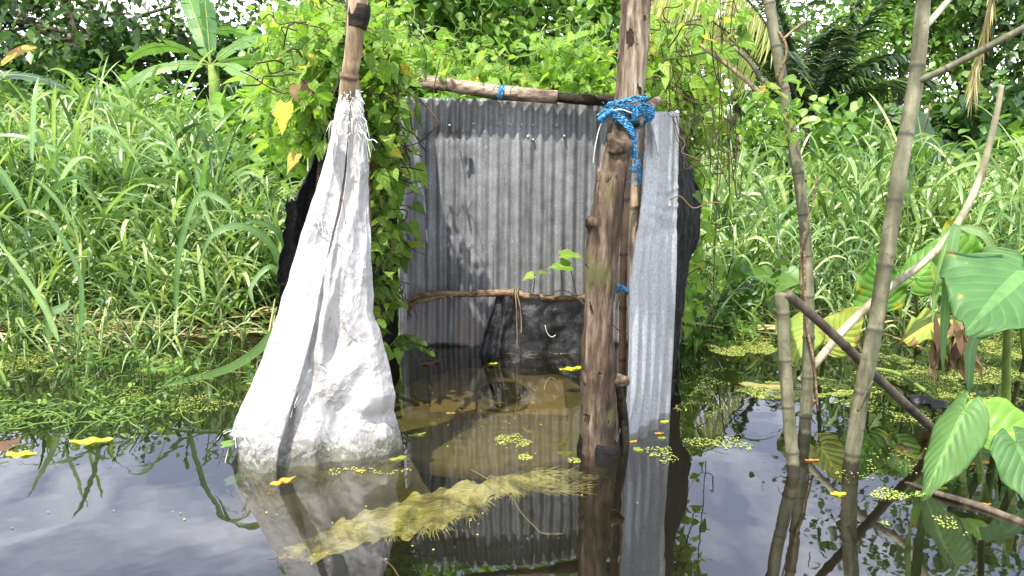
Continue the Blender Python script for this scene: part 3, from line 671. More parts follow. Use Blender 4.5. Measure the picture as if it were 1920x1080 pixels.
# curled torn corner
V, L = [], []
for j in range(16):
    for i in range(10):
        u, v = i / 9, j / 15; xr = 1237; xl = 1210 + 24 * v ** .8
        V.append(P(xl + (xr - xl) * u, 206 + 5 * u + v * 84, 2.815 - .06 * (1 - u) * (1 - v * .7) - .012 * math.sin(u * 3.14))); L.append((u, v, 0))
F = [(j * 10 + i, j * 10 + i + 1, (j + 1) * 10 + i + 1, (j + 1) * 10 + i) for j in range(15) for i in range(9)]
build('curled_corner', Geo().add(V, F, L), M['zinc_light'], OUT, solid=.0012)
# dark sheets: right side wall, left side wall
def crumple(name, outline_l, outline_r, dl, dr, waves, amp, dent, seed, label, m='soot', nv=70, nu=60):
    """outline_l / outline_r: lists of (px, py) top to bottom at depths dl / dr"""
    A = spline([P(a, b, dl) for a, b in outline_l], nv); B = spline([P(a, b, dr) for a, b in outline_r], nv); V, L = [], []
    nrm = n3(np.cross(B[0] - A[0], A[-1] - A[0]))
    for j in range(nv):
        for i in range(nu):
            u = i / (nu - 1); p = A[j] * (1 - u) + B[j] * u; q = Vector(p) * 7 + Vector((seed, 0, 0))
            h = amp * math.sin(u * waves * 6.283) + dent * noise.noise(q) + dent * .6 * abs(noise.noise(q * 2.7))
            if j in (0, nv - 1): p = p + np.array([0, 0, .03 * noise.noise(Vector((u * 14, seed, 1)))])
            V.append(p + nrm * h); L.append((u, j / nv, 0))
    F = [(j * nu + i, j * nu + i + 1, (j + 1) * nu + i + 1, (j + 1) * nu + i) for j in range(nv - 1) for i in range(nu - 1)]
    o = build(name, Geo().add(V, F, L), M[m], OUT, solid=.0015); o['label'] = label; return o
crumple('side_sheet', [(1262, 215), (1262, 380), (1258, 560), (1252, 760)], [(1276, 262), (1316, 385), (1290, 500), (1262, 668)], 3.06, 3.95, 9, .012, .02, 1, 'crumpled black side wall sticking out behind the bright corrugated sheet')
crumple('side_sheet', [(612, 250), (566, 350), (535, 500), (518, 640)], [(745, 180), (745, 330), (745, 500), (745, 670)], 3.0, 4.02, 14, .012, .015, 9, 'black corrugated left wall behind the white sack')
crumple('side_sheet', [(540, 378), (534, 440), (528, 520), (522, 600)], [(585, 372), (580, 440), (575, 520), (570, 600)], 2.95, 3.1, 2, .01, .04, 4, 'loose black strip at the outer edge of the left wall')
# posts
def fbm(v, o=4):
    a, s = 0, 1
    for _ in range(o): a += s * noise.noise(v); v = v * 2.1; s *= .5
    return a
def logdisp(seed, f=8, a=.28, knots=()):
    def fn(s, th):
        r = 1 + a * fbm(Vector((math.cos(th) * 1.2 + seed, math.sin(th) * 1.2, s * f * .35)), 3) + .10 * noise.noise(Vector((math.cos(th) * 4, math.sin(th) * 4 + seed, s * 14)))
        g_ = noise.noise(Vector((math.cos(th) * 3.1 + 7, math.sin(th) * 3.1, s * 2.4 + seed)))
        if g_ > .28: r -= (g_ - .28) * .5
        return max(r, .4)
    return fn
dpost = 2.62
lo = [(1166, 205, 2.66), (1160, 262, 2.64), (1146, 340, 2.62), (1134, 430, 2.62), (1126, 520, 2.62), (1121, 620, 2.62), (1121, 720, 2.63), (1123, 800, 2.63), (1122, 900, 2.63), (1120, 1010, 2.64)]
g = Geo(); tube(g, [P(*q) for q in lo], [.040, .046, .050, .052, .051, .052, .058, .066, .068, .07], 150, 40, logdisp(3, a=.22), rnd=.3)
build('log_post', g, M['log'], OUT)['label'] = 'thick rotten brown log post with knots and pits'
g = Geo(); tube(g, [P(1205, -160, 2.74), P(1194, -20, 2.72), P(1188, 90, 2.70), P(1181, 180, 2.69), P(1172, 262, 2.69)], [.052, .052, .050, .047, .040], 110, 36, logdisp(8, a=.2), rnd=.6)
build('upper_post', g, M['log_top'], OUT)['label'] = 'weathered grey brown upper trunk full of insect holes'
def knot(px, py, d, dx, dz, r, ln, dy=-.6):
    g = Geo()
    b = P(px, py, d); dd = n3([dx, dy, dz]); tube(g, [b - dd * ln * .4, b + dd * ln * .5, b + dd * ln], [r * 1.5, r * 1.1, r * .7], 14, 18, logdisp(px, 26, .6)); build('knot', g, M['log'], OUT)
knot(1160, 272, 2.61, .35, -.15, .030, .045); knot(1108, 415, 2.60, -.9, .1, .019, .016, -.4); knot(1150, 716, 2.62, .9, .15, .020, .055, -.4)
knot(1094, 706, 2.61, -.9, 0, .02, .006, -.3); knot(1128, 330, 2.6, -.7, .2, .022, .008); knot(1140, 565, 2.6, .2, 0, .012, .02, -1)
g = Geo(); tube(g, [P(1156, 720, 2.66), P(1166, 770, 2.68), P(1172, 850, 2.7)], [.02, .018, .016], 20, 12, logdisp(2)); build('prop_stub', g, M['rail_dark'], OUT)
g = Geo(); tube(g, [P(1124, 822, 2.63), P(1123, 850, 2.63), P(1122, 900, 2.63), P(1121, 960, 2.63)], [.071, .080, .079, .075], 40, 36, logdisp(12, 16, .34)); build('wet_collar', g, M['wet'], OUT)['label'] = 'black soaked foot of the rotten post at the waterline'
def cane(geo, pts, r, spacing=.17, n=None, seg=14, off=0., node=.16, rnd=0.):
    """tube with swollen rings; lc.y counts internodes so the ring colour sits on the swelling"""
    C0 = spline(pts, 60); ln = np.linalg.norm(np.diff(C0, axis=0), axis=1).sum(); n = n or int(max(20, ln / .012))
    def dsp(s, th):
        q = (s / spacing + off) % 1; q = min(q, 1 - q)
        return 1 + node * math.exp(-(q * spacing / .006) ** 2) - .05 * math.exp(-((q * spacing - .014) / .01) ** 2) + .03 * noise.noise(Vector((s * 9, th, off)))
    k = len(geo.L); C = tube(geo, pts, r, n, seg, dsp, rnd=rnd)
    geo.L[k][:, 1] = geo.L[k][:, 1] / spacing + off; return C
g = Geo(); cane(g, [P(678, -160, 2.60), P(671, 0, 2.60), P(662, 100, 2.61), P(650, 185, 2.62), P(640, 400, 2.64), P(630, 900, 2.68)], [.030, .030, .028, .027, .024, .022], .36, off=.62, seg=20); build('bamboo_pole', g, M['bamboo_tan'], OUT)['label'] = 'thick tan bamboo pole carrying the white sack'
g = Geo(); tube(g, [P(675, 8, 2.6), P(673, 30, 2.6), P(670, 52, 2.6)], [.0312, .034, .0295], 16, 20, logdisp(41, 30, .12)); build('charred_node', g, M['rail_dark'], OUT)
g = Geo(); cane(g, [P(655, -160, 2.80), P(657, 60, 2.79), P(672, 200, 2.78), P(686, 330, 2.78), P(690, 700, 2.78)], [.014, .015, .015, .014, .013], .3); build('bamboo_pole', g, M['bamboo_brown'], OUT)['label'] = 'thinner bamboo pole behind the one carrying the sack'
g = Geo(); cane(g, [P(1178, 300, 2.80), P(1171, 430, 2.8), P(1168, 560, 2.8), P(1165, 900, 2.8)], [.0135] * 4, .2, off=.3); build('bamboo_pole', g, M['bamboo_brown'], OUT)['label'] = 'slim brown bamboo pole in the gap right of the rotten post'
g = Geo(); cane(g, [P(1200, 240, 2.95), P(1191, 400, 2.95), P(1188, 560, 2.95), P(1186, 900, 2.95)], [.02] * 4, .33, off=.1); build('bamboo_pole', g, M['bamboo_tan'], OUT)['label'] = 'tan bamboo pole behind the left edge of the bright sheet'
# rails
g = Geo(); tube(g, [P(740, 148, 3.98), P(830, 158, 3.98), P(930, 173, 3.98), P(1045, 182, 3.98)], [.034, .033, .035, .032], 70, 18, logdisp(21, 10, .16)); build('top_rail', g, M['rail'], OUT)['label'] = 'bare brown log lying along the top of the back wall'
g = Geo(); tube(g, [P(1040, 182, 3.99), P(1120, 187, 4.0), P(1200, 183, 4.0), P(1330, 182, 4.02)], [.027, .028, .026, .02], 40, 14, logdisp(25, 10, .25)); build('top_rail', g, M['rail_dark'], OUT)['label'] = 'blackened right end of the top rail'
g = Geo(); tube(g, [P(598, 128, 3.3), P(650, 146, 3.4), P(700, 140, 3.6), P(770, 152, 3.95)], [.018, .034, .05, .036], 40, 14, logdisp(27, 10, .3)); build('top_rail', g, M['rail_dark'], OUT)['label'] = 'blackened left end of the top rail under the vine'
g = Geo(); tube(g, [P(632, 170, 3.1), P(618, 230, 3.05), P(606, 320, 3.02), P(596, 640, 3.0), P(592, 800, 3.)], [.026, .03, .026, .024, .024], 40, 14, logdisp(29, 10, .25)); build('corner_post', g, M['rail_dark'], OUT)['label'] = 'blackened corner post behind the top of the sack'
g = Geo(); tube(g, [P(1193, 232, 2.62), P(1204, 214, 2.72), P(1228, 192, 3.1), P(1245, 184, 3.9)], [.020, .019, .018, .018], 30, 14, logdisp(31, 10, .12)); build('side_rail', g, M['rail'], OUT)['label'] = 'side rail with its round cut end beside the blue rope'
g = Geo(); p = P(1193, 232, 2.618); dd = n3(P(1193, 232, 2.62) - P(1204, 214, 2.72)); tube(g, [p - dd * .002, p + dd * .004], .012, 3, 12); build('hollow_end', g, M['wet'], OUT)
g = Geo()
tube(g, [P(762, 566, 3.94), P(800, 552, 3.93), P(880, 551, 3.92), P(960, 549, 3.92), P(990, 556, 3.92), P(1050, 560, 3.92), P(1130, 556, 3.94)], [.010, .016, .017, .019, .018, .017, .016], 70, 12, logdisp(35, 14, .2))
tube(g, [P(765, 600, 3.96), P(772, 572, 3.94), P(800, 562, 3.93), P(845, 553, 3.92)], [.006, .011, .012, .01], 20, 9, logdisp(36, 14, .2))
tube(g, [P(845, 553, 3.92), P(848, 562, 3.9)], [.01, .006], 4, 8)
tube(g, [P(640, 640, 3.9), P(700, 600, 3.92), P(762, 566, 3.94)], [.008, .010, .010], 14, 8)
build('cross_branch', g, M['branch'], OUT)['label'] = 'thin forked brown branch across the lower back wall'
# vertical binding of blue tape on the rail
g = Geo(); q0 = P(939, 174, 3.98); tx = n3(P(950, 176, 3.98) - q0); tube(g, [q0 - tx * .014, q0 + tx * .014], .0385, 4, 18); 
o = build('blue_binding', g, M['rope'], OUT)

# black plastic hung on the branch
def plastic():
    g = Geo(); tp = [(930, 556), (955, 548), (985, 552), (1040, 556), (1102, 560)]; bt = [(893, 672), (938, 668), (985, 668), (1040, 664), (1100, 668)]
    A = spline([P(a, b, 3.93) for a, b in tp], 70); B = spline([P(a, b, 3.90) for a, b in bt], 70); V, L = [], []
    for j in range(40):
        v = j / 39
        for i in range(70):
            u = i / 69; p = A[i] * (1 - v) + B[i] * v; q = Vector((u * 5, v * 3, 2))
            h = .03 * abs(noise.noise(q * .8)) + .006 * fbm(q * 2, 2) + .03 * math.exp(-((u - .22) / .04) ** 2) * v - .02 * math.exp(-((u - .06) / .05) ** 2) + .03 * math.sin(v * 3.1) * math.exp(-((u - .62) / .1) ** 2)
            V.append(p + np.array([0, -h - .012 * (1 - v) * 0, 0])); L.append((u, v, 0))
    F = [(j * 70 + i, j * 70 + i + 1, (j + 1) * 70 + i + 1, (j + 1) * 70 + i) for j in range(39) for i in range(69)]
    g.add(V, F, L)
    tag(build('plastic_sheet', g, M['black'], solid=.001), 'black plastic sheet hung from the branch at the bottom of the back wall', 'plastic sheet')
plastic()
def strings():
    g = Geo()
    for dx, ln, rr in ((0, 655, .0028), (7, 625, .0028)):
        pts = [P(966 + dx * .3, 546, 3.89), P(968 + dx, 575, 3.86), P(969 + dx * 1.2, 605, 3.86), P(970 + dx, ln, 3.85)]
        tube(g, pts, rr, 40, 6, lambda s, th: 1 + .35 * math.sin(s * 500 + th))
    for k in range(3): tube(g, [P(962 + k * 4, 562, 3.915), P(962 + k * 4, 550, 3.895), P(964 + k * 4, 540, 3.91), P(966 + k * 4, 541, 3.95)], .0028, 12, 6)
    tag(build('string', g, M['string']), 'brown twisted string hanging from the branch in front of the black plastic', 'string')
    g = Geo(); tube(g, [P(1022, 610, 3.83), P(1026, 624, 3.83), P(1034, 632, 3.83), P(1042, 628, 3.83)], .0022, 20, 6)
    tag(build('hooked_fibre', g, M['white_string']), 'short pale curved fibre on the black plastic', 'string')
    g = Geo(); tube(g, [P(1134, 215, 2.6), P(1124, 240, 2.6), P(1116, 275, 2.6), P(1112, 308, 2.61)], .002, 20, 6); tube(g, [P(1134, 215, 2.6), P(1160, 205, 2.58), P(1185, 212, 2.59)], .002, 14, 6)
    tag(build('hanging_fibre', g, M['white_string']), 'pale thin string hanging left of the rotten post from the blue rope', 'string')
strings()
# blue rope lashed round the post
def rope():
    root = empty('rope', P(1175, 215, 2.62)); g = Geo(); c0 = P(1176, 205, 2.68)
    def loop(yo, tilt, rx, ry, r, ph, turns=1.0, wob=.006):
        pts = []
        for k in range(int(26 * turns) + 1):
            a = ph + 2 * math.pi * k / 26; pts.append(c0 + np.array([rx * math.cos(a) + rng.normal() * wob * .4, -ry * math.sin(a), yo + tilt * math.cos(a) + rng.normal() * wob]))
        tube(g, pts, r, 110, 9, lambda s, th: 1 + .12 * math.sin(th * 3 + s * 300))
    for k in range(7): loop(-.012 + .008 * k * rng.uniform(.6, 1.2), rng.uniform(-.012, .02), .062 + rng.uniform(-.002, .008), .062 + rng.uniform(0, .01), .0044, rng.uniform(0, 6))
    for k in range(9):   # diagonal turns down the front
        s = rng.normal() * 5
        tube(g, [P(1128 + s, 218 + rng.normal() * 4, 2.61), P(1150 + s, 206 + k * 1.6, 2.595), P(1176 + s, 222 + k * 2.5, 2.59), P(1190 + s * .6, 246 + k * 2, 2.595), P(1188 + s * .5, 276 + rng.normal() * 6, 2.60)], .0036, 40, 8, lambda s_, th: 1 + .14 * math.sin(th * 3 + s_ * 300))
    for k in range(4): tube(g, [P(1185, 210 + k * 5, 2.6), P(1205, 196 + k * 5, 2.61), P(1226, 206 + k * 4, 2.64), P(1208, 222 + k * 3, 2.66)], .004, 30, 8, lambda s_, th: 1 + .14 * math.sin(th * 3 + s_ * 300))
    for k in range(4): tube(g, [P(1188, 262, 2.60), P(1184 + k * 3, 285, 2.60), P(1192 + rng.normal() * 3, 305, 2.6), P(1182 + k * 6, 318, 2.6), P(1196 + k, 330 + rng.normal() * 6, 2.61), P(1194, 350, 2.62)], .0028, 40, 7)
    tube(g, [P(1124, 226, 2.60), P(1134, 216, 2.59), P(1150, 206, 2.59)], [.011, .009, .007], 14, 9)
    build('lashing', g, M['rope'], root); f = Geo()
    for _ in range(420):
        p = P(*( (rng.uniform(1128, 1222), rng.uniform(195, 232)) if rng.random() < .6 else (rng.uniform(1180, 1200), rng.uniform(240, 345))), 2.6)
        d = rdir(1)[0] * rng.uniform(.008, .022); tube(f, [p, p + d * .6 + rng.normal(size=3) * .003, p + d], .0007, 4, 3, cap=False)
    build('frayed_fibres', f, M['rope'], root)['kind'] = 'stuff'
    tag(root, 'bright blue frayed rope lashed round the rotten post', 'rope')
    g = Geo()
    for k in range(3): tube(g, [P(1150 + k * 4, 548, 2.7), P(1160 + k * 4, 536 + k * 3, 2.69), P(1172 + k * 2, 540 + k * 4, 2.7), P(1176, 552, 2.72)], .004, 16, 7)
    tag(build('rope_scrap', g, M['rope']), 'small blue rope scrap in the gap halfway down beside the post', 'rope')
rope()

# ------------------------------------------------------------------ white sack
def sack():
    keys = [(168, 640, 655, 676), (200, 630, 656, 682), (260, 620, 652, 688), (330, 600, 645, 692), (400, 577, 632, 694), (430, 567, 624, 697), (500, 547, 609, 698), (560, 528, 597, 701), (600, 516, 590, 706), (640, 503, 582, 720),
            (700, 480, 568, 735), (740, 462, 556, 743), (770, 447, 547, 739), (815, 432, 534, 750), (840, 446, 527, 755), (870, 446, 523, 758), (915, 437, 520, 762), (970, 428, 522, 765), (1010, 430, 522, 760)]
    NV, NU = 260, 220; V, L = [], []
    sk = [0, .07, .13, .20, .30, .385, .42, .45, .53, .62, .72, .80, .86, .93, 1]
    for j in range(NV):
        v = j / (NV - 1); py = 168 + v * (1010 - 168); l, f, r = interp(keys, py); t = min(v / .9, 1)
        l += (2.5 + 7 * min(max((py - 760) / 60, 0), 1)) * noise.noise(Vector((py * (.035 if py < 760 else .09), 1, 0))); r += 3 * noise.noise(Vector((py * .03, 5, 0)))
        th = .028 + .14 * t; ff = .032 + .17 * t ** 1.1; bf = .016 + .05 * t; k = min(v / .05, 1); tuck = .004 + .006 * min(v * 3, 1)
        X = [(l + r) / 2, l + (r - l) * .12, l - 0, l + (f - l) * .12, l + (f - l) * .5, f - 1.5, f, f - (1 + 3 * k), f + (r - f) * .12, f + (r - f) * .35, f + (r - f) * .62, f + (r - f) * .88, r, r - (r - l) * .12, (l + r) / 2]
        D = [th, th * .8, 0, -ff * .62, -ff, -ff * .92, -ff * .86, -ff * .80 + tuck, -ff * .66 - bf * .2, -ff * .40 - bf * .6, -bf * 1.5, -bf * .9, 0, th * .8, th]
        for i in range(NU):
            s = i / NU; x = np.interp(s, sk, X); d = np.interp(s, sk, D)
            p = P(x, py, 2.63 + d)
            g1 = fbm(Vector((s * 4.5 + v * 1.2, v * 2.2, 1.3)), 2); g2 = abs(noise.noise(Vector((s * 7 + v * 4, v * 5 - s * 5, 4.1)))) + .4 * abs(noise.noise(Vector((s * 15 - v * 6, v * 10 + s * 4, 2.1)))); g3 = 1 - 2 * abs(noise.noise(Vector((s * 5 + v * 2.5, v * 4 - s * 3, 9.1))))
            am = .4 + .6 * min(v * 2.5, 1)
            h = am * (.030 * g1 - .026 * g2 * (.35 + 1.0 * (s > .45)) + .014 * g3)
            h += .03 * t * math.exp(-(((s - .76) / .06) ** 2) - ((v - .68) / .05) ** 2) - .03 * math.exp(-(((s - .79) / .05) ** 2) - ((v - .735) / .02) ** 2)
            h += .018 * math.exp(-(((s - .52 - .12 * (v - .2)) / .022) ** 2)) * min(v * 4, 1)
            nx = -.5 if x < (l + r) / 2 - (r - l) * .4 else 0
            if .16 < s < .90: p = p + np.array([0, -h, 0])
            V.append(p); L.append((s, v, 0))
    F = [(j * NU + i, j * NU + (i + 1) % NU, (j + 1) * NU + (i + 1) % NU, (j + 1) * NU + i) for j in range(NV - 1) for i in range(NU)]
    org = W(600, 890); root = build('sack', Geo().add(V, F, L), M['sack'], origin=org)
    tag(root, 'white woven plastic sack tied to the tan bamboo pole and draped into the water', 'sack')
    g = Geo()   # fringe at the neck
    for _ in range(170):
        a = rng.uniform(0, 6.28); py_ = rng.uniform(170, 250); p = P(655 + (14 + (py_ - 170) * .12) * math.cos(a) + rng.normal() * 2, py_, 2.62 + .036 * math.sin(a) - .01)
        d = n3([math.cos(a) * .45 + rng.normal() * .45, -.2 + .3 * math.sin(a), rng.normal() * .7 - .35]) * rng.uniform(.010, .030)
        e = p + d; ribbons(g, [p], [d / np.linalg.norm(d)], perp(n3([d])), [np.linalg.norm(d)], .0028, [0, .35, .7, 1], [.5, .5, .4, .3], rng.uniform(.1, .8), .1, rng.normal() * 2)
    for _ in range(34):   # long strands hanging left and right of the neck
        lft = rng.random() < .6; p = P(rng.uniform(618, 632) if lft else rng.uniform(676, 690), rng.uniform(225, 262), 2.6)
        d = n3([rng.normal() * .25 + (-.12 if lft else .08), -.05, -1.]); ribbons(g, [p], [d], perp(n3([d])), [rng.uniform(.03, .10)], .0022, [0, .35, .7, 1], [.5, .5, .4, .3], .1, .1, rng.normal() * 2)
    for _ in range(60):
        c_ = [(592, 398), (612, 415), (590, 690), (565, 735), (436, 812), (444, 800)][rng.integers(6)]; p = P(c_[0] + rng.normal() * 7, c_[1] + rng.normal() * 8, 2.45 if c_[1] > 600 else 2.53)
        d = rdir(1, -.3)[0]; ribbons(g, [p], [d], perp(n3([d])), [rng.uniform(.015, .05)], .003, [0, .35, .7, 1], [.5, .5, .4, .3], .5, .1, rng.normal() * 2)
    tube(g, [P(682, 248, 2.6), P(690, 262, 2.58), P(700, 262, 2.58), P(708, 268, 2.58)], .0022, 16, 5)
    build('frayed_strands', g, M['white_string'], root)['kind'] = 'stuff'
    g = Geo(); tube(g, [P(634, 250, 2.55), P(637, 300, 2.535), P(641, 360, 2.52), P(648, 420, 2.52)], .0016, 24, 5); build('loose_thread', g, M['string'], root)
sack()
def under_sack():
    g = Geo(); A = spline([W(437, 905, -.01), W(520, 905, -.01), W(600, 880, -.01), W(700, 868, -.01), W(765, 855, -.01)], 60)
    B = spline([W(525, 1052, -.15), W(600, 1036, -.15), W(680, 1018, -.15), W(760, 998, -.14), W(850, 968, -.12)], 60); V = []
    for j in range(40):
        v = j / 39
        for i in range(60):
            p = A[i] * (1 - v) + B[i] * v; p[2] += .02 * fbm(Vector((p[0] * 7, p[1] * 7, 0)), 3) - .015; V.append(p)
    F = [(j * 60 + i, j * 60 + i + 1, (j + 1) * 60 + i + 1, (j + 1) * 60 + i) for j in range(39) for i in range(59)]
    root = build('sunken_cloth', Geo().add(V, F), M['silt_cloth']); tag(root, 'algae coated tail of sacking lying under the water in front of the white sack', 'sacking')
    up = [(540, 1026), (620, 990), (700, 955), (780, 930), (850, 908), (920, 896), (1000, 888), (1062, 892)]; lw = [(518, 1046), (620, 1040), (720, 1014), (800, 995), (868, 970), (920, 938), (1000, 916), (1066, 916)]
    zz = [-.09, -.085, -.075, -.065, -.05, -.05, -.06, -.075]; A = spline([W(a, b, z) for (a, b), z in zip(up, zz)], 120); B = spline([W(a, b, z - .012) for (a, b), z in zip(lw, zz)], 120); V = []
    for j in range(24):
        v = j / 23
        for i in range(120):
            p = A[i] * (1 - v) + B[i] * v; p[2] += .012 * math.sin(v * 3.14) + .014 * fbm(Vector((p[0] * 9, p[1] * 9, 4)), 3); e_ = abs(v - .5) * 2; p[1] += (v - .5) * -.05 * fbm(Vector((i * .13, v * 2, 7)), 3) * e_ * 2; V.append(p)
    F = [(j * 120 + i, j * 120 + i + 1, (j + 1) * 120 + i + 1, (j + 1) * 120 + i) for j in range(23) for i in range(119)]
    build('folded_hem', Geo().add(V, F), M['algae'], root); g = Geo()
    for i in range(340):
        q = B[int(34 + 86 * rng.random() ** .8) % 120]; a = rng.normal() * .6; ln = rng.uniform(.01, .03) * (1 + 1.4 * (noise.noise(Vector((q[0] * 14, 0, 0))) > .0))
        d = n3([.25 + a, -1., -.1 + rng.normal() * .1]); ribbons(g, [q + [0, .015, .004]], [d], [[1, .3, .2]], [ln], .003, [0, .35, .7, 1], [.5, .5, .4, .2], .1, .1, rng.normal())
    for i in range(260):
        q = (A if rng.random() < .5 else B)[int(rng.integers(100, 120))]; d = n3([1, rng.normal() * .45, rng.normal() * .1])
        ribbons(g, [q + rng.normal(size=3) * [.03, .015, .003]], [d], [[0, 1., .2]], [rng.uniform(.03, .10)], .003, [0, .35, .7, 1], [.5, .5, .4, .2], .05, .1, 0)
    build('fringe', g, M['algae'], root)['kind'] = 'stuff'
    g = Geo(); tube(g, [W(958, 925, -.02), W(975, 958, -.02), W(1000, 985, -.02), W(1018, 1000, -.02), W(1058, 1001, -.02)], .0028, 40, 6)
    tag(build('twig', g, M['straw']), 'thin pale root curling under the water below the fringe', 'twig')
    g = Geo(); tube(g, [W(713, 1045, -.02), W(735, 1062, -.02), W(750, 1085, -.02)], .0025, 20, 6)
    tag(build('twig', g, M['straw']), 'short root under the water at the bottom edge of the photo', 'twig')
    g = Geo(); tube(g, [W(882, 880, .003), W(900, 890, .003), W(915, 899, .003)], .002, 12, 5)
    tag(build('twig', g, M['straw']), 'small pale twig floating between the sack and the post', 'twig')
under_sack()

# ------------------------------------------------------------------ sunken squat slab
def slab():
    c = W(925, 765, -.13); root = empty('squat_slab', c); tag(root, 'sunken concrete squat toilet slab with two foot pads seen through the water', 'toilet slab')
    def disc(name, c, rx, ry, h, m, p=2.6, n=64, inner=0.):
        V, F = [], []; rings = [(inner if inner else .001, 0), (.5, 0), (.97, 0), (1, -.006), (1.0, -h)] if not inner else [(inner, -h), (inner, 0), (.97, 0), (1, -.006), (1, -h)]
        for (k, dz) in rings:
            for i in range(n):
                a = 2 * math.pi * i / n; ca, sa = math.cos(a), math.sin(a); V.append((c[0] + k * rx * math.copysign(abs(ca) ** (2 / p), ca), c[1] + k * ry * math.copysign(abs(sa) ** (2 / p), sa), c[2] + dz))
        for j in range(len(rings) - 1):
            for i in range(n): F.append((j * n + i, j * n + (i + 1) % n, (j + 1) * n + (i + 1) % n, (j + 1) * n + i))
        return build(name, Geo().add(V, F), M[m], root)
    disc('slab', c, .47, .66, .05, 'slab')
    def pad(pts, z):
        T = [W(a, b, z) for a, b in pts]; V = T + [t - [0, 0, .035] for t in T]
        return build('foot_pad', Geo().add(V, [(0, 1, 2, 3), (4, 7, 6, 5), (0, 4, 5, 1), (1, 5, 6, 2), (2, 6, 7, 3), (3, 7, 4, 0)]), M['slab_pad'], root, smooth=False)
    pad([(806, 772), (891, 772), (893, 714), (813, 714)], -.10); pad([(984, 776), (1063, 778), (1055, 712), (1010, 712)], -.10)
    disc('pan_rim', W(945, 735, -.118), .17, .26, .012, 'slab', 2, inner=.72); disc('pan', W(950, 728, -.124), .125, .19, .004, 'hole', 2)
    disc('step', W(945, 792, -.122), .13, .07, .01, 'slab', 2.4)
slab()

# ------------------------------------------------------------------ vines
def vine(name, hubs, nl, size, mk, stems, label, cat='vine', droop=.3, up=-.4, stemm='dark_stem', hang=0):
    """hubs: (px, py, d, spread_px_x, spread_px_y, spread_d, weight)"""
    g = Geo(); s = Geo(); w = np.array([h[6] for h in hubs], float); w /= w.sum(); B = []
    for k in rng.choice(len(hubs), nl, p=w):
        h = hubs[k]; B.append(P(h[0] + rng.normal() * h[3], h[1] + rng.normal() * h[4], h[2] + rng.normal() * h[5]))
    B = np.array(B); D = rdir(nl, up, (1, .8, .8)); D[:, 1] -= .25; D = n3(D)
    S = n3(np.cross(D, n3(SUNV + rng.normal(size=(nl, 3)) * .75))); sz = size * rng.uniform(.45, 1.25, nl)
    ribbons(g, B, D, S, sz, sz * rng.uniform(.75, 1.0, nl), HEART[0], HEART[1], droop * rng.uniform(.2, 1.6, nl), .22, rng.normal(size=nl) * .4, wave=.03, rnd=np.clip(rng.normal(.5, .26, nl), 0, 1))
    for i in range(0, nl, 3):
        b = B[i]; tube(s, [b, b - D[i] * .03 + [0, .01, .01], b - D[i] * .05 + rng.normal(size=3) * .03], .0012, 4, 3, cap=False)
    for _ in range(stems):
        k = rng.choice(len(hubs), p=w); h = hubs[k]; p = P(h[0] + rng.normal() * h[3], h[1] - abs(rng.normal()) * h[4], h[2] + rng.normal() * h[5]); pts = [p]; dd = rdir(1, -.2 - hang)[0]
        for _ in range(int(rng.integers(3, 7))):
            dd = n3(dd + rng.normal(size=3) * .6 + [0, 0, -hang * .8]); p = p + dd * rng.uniform(.03, .08); pts.append(p)
        tube(s, pts, rng.uniform(.0012, .0035), len(pts) * 4, 4, cap=False)
    root = empty(name, P(hubs[0][0], hubs[0][1], hubs[0][2])); build('stems', s, M[stemm], root)['kind'] = 'stuff'; o = build('leaves', g, M[mk], root); tag(root, label, cat); return root
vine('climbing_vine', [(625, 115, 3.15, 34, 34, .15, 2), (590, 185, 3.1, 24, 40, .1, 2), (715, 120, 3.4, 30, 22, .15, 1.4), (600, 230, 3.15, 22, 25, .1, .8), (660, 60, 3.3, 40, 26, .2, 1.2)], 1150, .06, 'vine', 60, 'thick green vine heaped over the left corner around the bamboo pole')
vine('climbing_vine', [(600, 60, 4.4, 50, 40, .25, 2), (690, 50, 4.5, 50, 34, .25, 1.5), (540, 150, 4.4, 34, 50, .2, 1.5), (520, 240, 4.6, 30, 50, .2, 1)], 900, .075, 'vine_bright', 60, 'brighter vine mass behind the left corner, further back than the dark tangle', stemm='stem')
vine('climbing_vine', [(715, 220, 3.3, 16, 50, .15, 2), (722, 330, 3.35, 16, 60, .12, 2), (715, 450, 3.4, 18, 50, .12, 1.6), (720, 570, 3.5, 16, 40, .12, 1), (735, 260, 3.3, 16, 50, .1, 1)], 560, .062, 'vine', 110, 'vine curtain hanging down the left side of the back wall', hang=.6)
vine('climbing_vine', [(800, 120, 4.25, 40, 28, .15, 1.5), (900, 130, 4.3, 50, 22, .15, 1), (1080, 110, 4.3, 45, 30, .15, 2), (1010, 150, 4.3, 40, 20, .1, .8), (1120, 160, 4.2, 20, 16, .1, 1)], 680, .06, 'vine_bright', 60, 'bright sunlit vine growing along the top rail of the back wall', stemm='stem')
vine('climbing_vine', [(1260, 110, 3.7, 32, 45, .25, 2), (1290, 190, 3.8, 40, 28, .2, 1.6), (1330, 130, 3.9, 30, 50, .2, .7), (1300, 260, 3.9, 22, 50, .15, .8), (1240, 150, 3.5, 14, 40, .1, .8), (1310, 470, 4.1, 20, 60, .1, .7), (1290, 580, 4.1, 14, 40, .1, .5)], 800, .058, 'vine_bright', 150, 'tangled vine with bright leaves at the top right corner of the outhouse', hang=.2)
vine('vine_trail', [(1345, 60, 2.7, 18, 50, .05, 1), (1390, 30, 2.75, 20, 25, .05, .6)], 26, .052, 'vine_bright', 0, 'few heart shaped leaves hanging in the open above the thin side branch')
vine('vine_trail', [(1475, 205, 2.62, 20, 28, .03, 1), (1440, 180, 2.62, 14, 10, .03, .5)], 40, .045, 'vine_bright', 0, 'small bright vine leaves clinging to the tall vine wrapped bamboo stem', stemm='stem')
